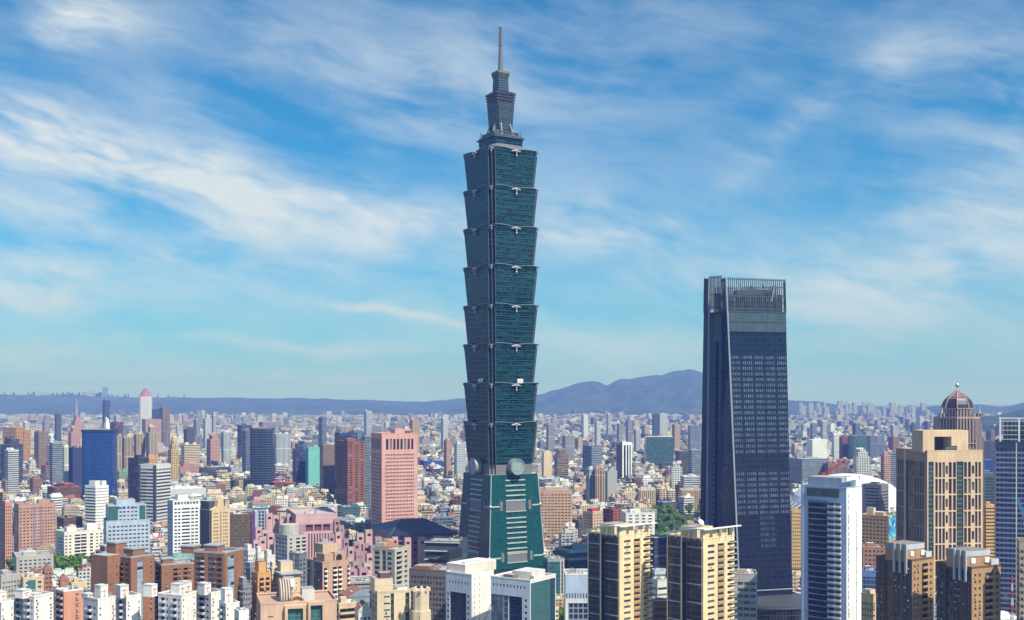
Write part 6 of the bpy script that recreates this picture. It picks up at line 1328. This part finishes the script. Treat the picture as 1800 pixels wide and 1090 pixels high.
vis = sorted([c for c in cand if -10 < c[0] < 1810], key=lambda c: -(c[4]+c[5])*(c[6]+8)/c[2]**2)
NI = 296-len(MIDS); chosen = set(id(c) for c in vis[:NI])
city = MB(); hutm = []
for ci, c in enumerate(cand):
    px, x, y, rz, w, d, H = c; nm, col, _ = rng.choices(PAL, PW)[0]; col = tuple(min(.78, q*k_) for q, k_ in zip(col, [rng.uniform(.62,1.1)]*3)); st = rng.choices('prdsvg', [40,20,18,10,7,5])[0]
    if nm in ('charcoal','steel') and st == 'p': st = 'r'
    rn = rng.choices(RN, RW)[0]; gk = rng.choice('kkkkwnt'); bx = rng.choice([None,None,None,SET,TWO,STP]) if H > 20 else rng.choice([None,None,SET,[(0,0,1,.6,1),(0,.6,.6,1,.8)]])
    c_, s_ = math.cos(rz), math.sin(rz); cx, cy = x-c_*w/2+s_*d/2, y-s_*w/2-c_*d/2
    if id(c) in chosen: mid(px, y, cx, cy, rz, w, d, H, nm, col, st, gk, rn, bx, 2 if H > 20 else 1, ci+500); continue
    m = MB(); rc = tuple(q*rng.uniform(.8,1.2) for q in ROOFC[rn])
    for (x0,y0,x1,y1,f) in (bx or [(0,0,1,1,1)]) if y < 5500 else [(0,0,1,1,1)]: body(m, x0*w, y0*d, 0, x1*w, y1*d, H*f, col, GL[gk], st, rc, rng.random()*50)
    if y < 6000:
        for _ in range(6 if y < 2300 else 2 if y < 3500 else 1):
            hx, hy, hw = rng.uniform(.05,.6)*w, rng.uniform(.05,.6)*d, rng.uniform(.08,.38); m.box(hx,hy,H-.02,hx+hw*w,hy+hw*d,H+rng.uniform(2,5),CM,None,at(tuple(min(.8,q*1.1) for q in col),(0,0,0),'b'),rat(ROOFC[rng.choice(RN)]))
    base = len(city.v); city.v.extend([(cx+a*c_-b_*s_, cy+a*s_+b_*c_, z) for a, b_, z in m.v]); city.f.extend([tuple(i+base for i in f) for f in m.f]); city.mi(CM); city.m.extend([0]*len(m.f)); city.uv.extend(m.uv); city.at.extend(m.at); city.sm.extend(m.sm)
o = city.build('distant_city'); tag(o, 'hazy mass of countless small buildings spreading to the hills', 'city', None, 'stuff')
# white towns on the plateau and along the hill foot
hc = MB(); r = random.Random(8)
def put(px, py, D, w, h, col):
    x, z = X(px, D), Zt(py, D); m = (x-w/2, D, z-25, x+w/2, D+w*.8, z+h); hc.box(*m, CM, None, at(col, (.1,.1,.12), 's', r.random()*9), rat(col))
for k in range(150):
    px = r.choice([r.gauss(100,50), r.uniform(20,330), r.uniform(40,190)]); yb = float(np.interp(px, [0,120,240,330,450], [694.5,695,697,698,699.5])); put(px, yb, 15450, r.uniform(12,34), r.choice([8,14,20,34,50]), (.6,.6,.62))
put(184, 695, 15400, 60, 110, (.25,.27,.32)); put(66,695,15400,80,40,(.5,.5,.55)); put(80,695,15400,60,40,(.5,.5,.55)); put(158,695,15400,70,60,(.5,.5,.55))
for k in range(70): put(r.uniform(1400,1640), r.uniform(716,734), r.uniform(8600,9300), r.uniform(18,40), r.uniform(14,60), (.42,.42,.44))
o = hc.build('distant_town'); tag(o, 'pale specks of distant towns on the plateau edge and at the foot of the hills', 'town', None, 'stuff')

# labels for the middle distance: colour, form, windows, what it stands by; look-alikes are told apart by roof or order
ORD = ['first','second','third','fourth','fifth','sixth','seventh','eighth','ninth','tenth','eleventh','twelfth','thirteenth','fourteenth','fifteenth','sixteenth','seventeenth','eighteenth','nineteenth','twentieth']
gr = {}
for q in MIDS: gr.setdefault((q[3], q[4]), []).append(q)
for (a, b_), L in gr.items():
    sub = {}
    for q in L: sub.setdefault(q[5], []).append(q)
    for rn, S_ in sub.items():
        S_.sort(key=lambda q: q[1]); sz, rest = a.split(' ', 1); a2 = f'{sz} {rn}-roofed {rest}' if len(L) > 1 else a
        for i, q in enumerate(S_): q[0]['label'] = f"{a2} {b_}" if len(S_) == 1 else f"{ORD[i] + ' from left' if i else 'leftmost'} {a2} {b_}"

# ------------------------------------------------------------------ trees
def leafm():
    m, t = newmat("foliage"); rnd = t.n('ShaderNodeNewGeometry').outputs['Random Per Island']; ob = t.n('ShaderNodeObjectInfo').outputs['Random']
    c = t.mix(rnd, (.035,.100,.012), (.120,.260,.035)); c = t.mix(t.m('MULTIPLY', ob, .5), c, (.12,.20,.03)); out(t, c, .8, 0, .2); return m
LEAF = leafm(); BARK = wallm((.10,.07,.05), .9)
def treemesh(seed, h=10.0, r=4.6):
    rr = random.Random(seed); tk = MB(); tk.cyl(0,0,0,h*.45,.35,.2,7,BARK,False)
    cl = []
    for k in range(9):
        a, q = rr.uniform(0,6.28), rr.uniform(.15,.72)*r; c = Vector((q*math.cos(a), q*math.sin(a), h*rr.uniform(.42,.85))); cl.append((c, rr.uniform(.30,.48)*r)); tk.bar((0,0,h*.38), tuple(c), .12, BARK, .04)
    cr = MB()
    for c, q in cl:
        for _ in range(60):
            v = Vector((rr.gauss(0,1), rr.gauss(0,1), rr.gauss(0,.8))).normalized()*q*rr.uniform(.6,1.05); n = (v.normalized()+Vector((rr.uniform(-.6,.6),rr.uniform(-.6,.6),rr.uniform(-.2,.8)))).normalized()
            u = n.orthogonal().normalized(); w = n.cross(u); s = rr.uniform(.35,.75); p = c+v; cr.poly([p+u*s, p+w*s*.8, p-u*s, p-w*s*.8], LEAF)
    return tk.mesh('trunk'), cr.mesh('crown')
TM = [treemesh(k) for k in range(4)]; TREES = []
def tree(x, y, z=0, s=1.0, where=''):
    tk, cr = TM[len(TREES) % 4]; o = empty('tree', (x, y, z), rng.uniform(0, 6.28)); o.scale = (s, s, s*rng.uniform(.9,1.15)); inst('trunk', tk, o); inst('crown', cr, o); TREES.append((o, CX+x/y*F, y, where, s))
    o['category'] = 'tree'
PN = ['in the park beside the dark skyscraper','beside the white slotted block','below the white slab','behind the cream low building','below the olive brown block','right of the white blocks','right of the dark skyscraper','left of the orange tower','near the right edge','below the orange banded block','before the cream apartment row','behind the brown towers']
NT_ = [84,12,26,14,10,9,12,8,8,6,10,8]
for (a, c, d0, d1), w_, n in zip(PARKS, PN, NT_):
    k = 0; tr_ = 0
    while k < n and tr_ < n*8:
        tr_ += 1; y = rng.uniform(d0, d1); px = rng.uniform(a, c); x = X(px, y)
        if (int(x//CELL), int(y//CELL)) in occ and tr_ < n*6: continue
        tree(x, y, 0, rng.uniform(1.5, 2.0) if 'white slab' in w_ or 'cream low' in w_ else rng.uniform(1.1, 1.7), w_); k += 1
k = 0
while k < 70:
    y = rng.uniform(1150, 2300); px = rng.uniform(5, 1780); x = X(px, y)
    if free(x, y, 4): tree(x, y, 0, rng.uniform(1.0,1.4), 'in the streets '+rel(px, y)); k += 1
gr = {}
for w_ in {q[3] for q in TREES}:
    L = sorted([q for q in TREES if q[3] == w_], key=lambda q: q[2]); n = len(L)
    for i, q in enumerate(L): gr.setdefault((w_, 'large' if q[4] > (1.75 if 'white slab' in w_ or 'cream low' in w_ else 1.38) else 'small', ('near ', 'middle ', 'far ')[3*i//n] if n > 8 else ''), []).append(q)
for (w_, sz, rw), L in gr.items():
    L.sort(key=lambda q: q[1])
    for i, q in enumerate(L):
        o_ = (f"{ORD[i]} from left " if i < 20 else 'last ') if len(L) > 1 else 'only '
        q[0]['label'] = f"{o_}{sz} tree {w_}{', '+rw+'row' if rw else ''}"; q[0]['group'] = 'trees '+w_
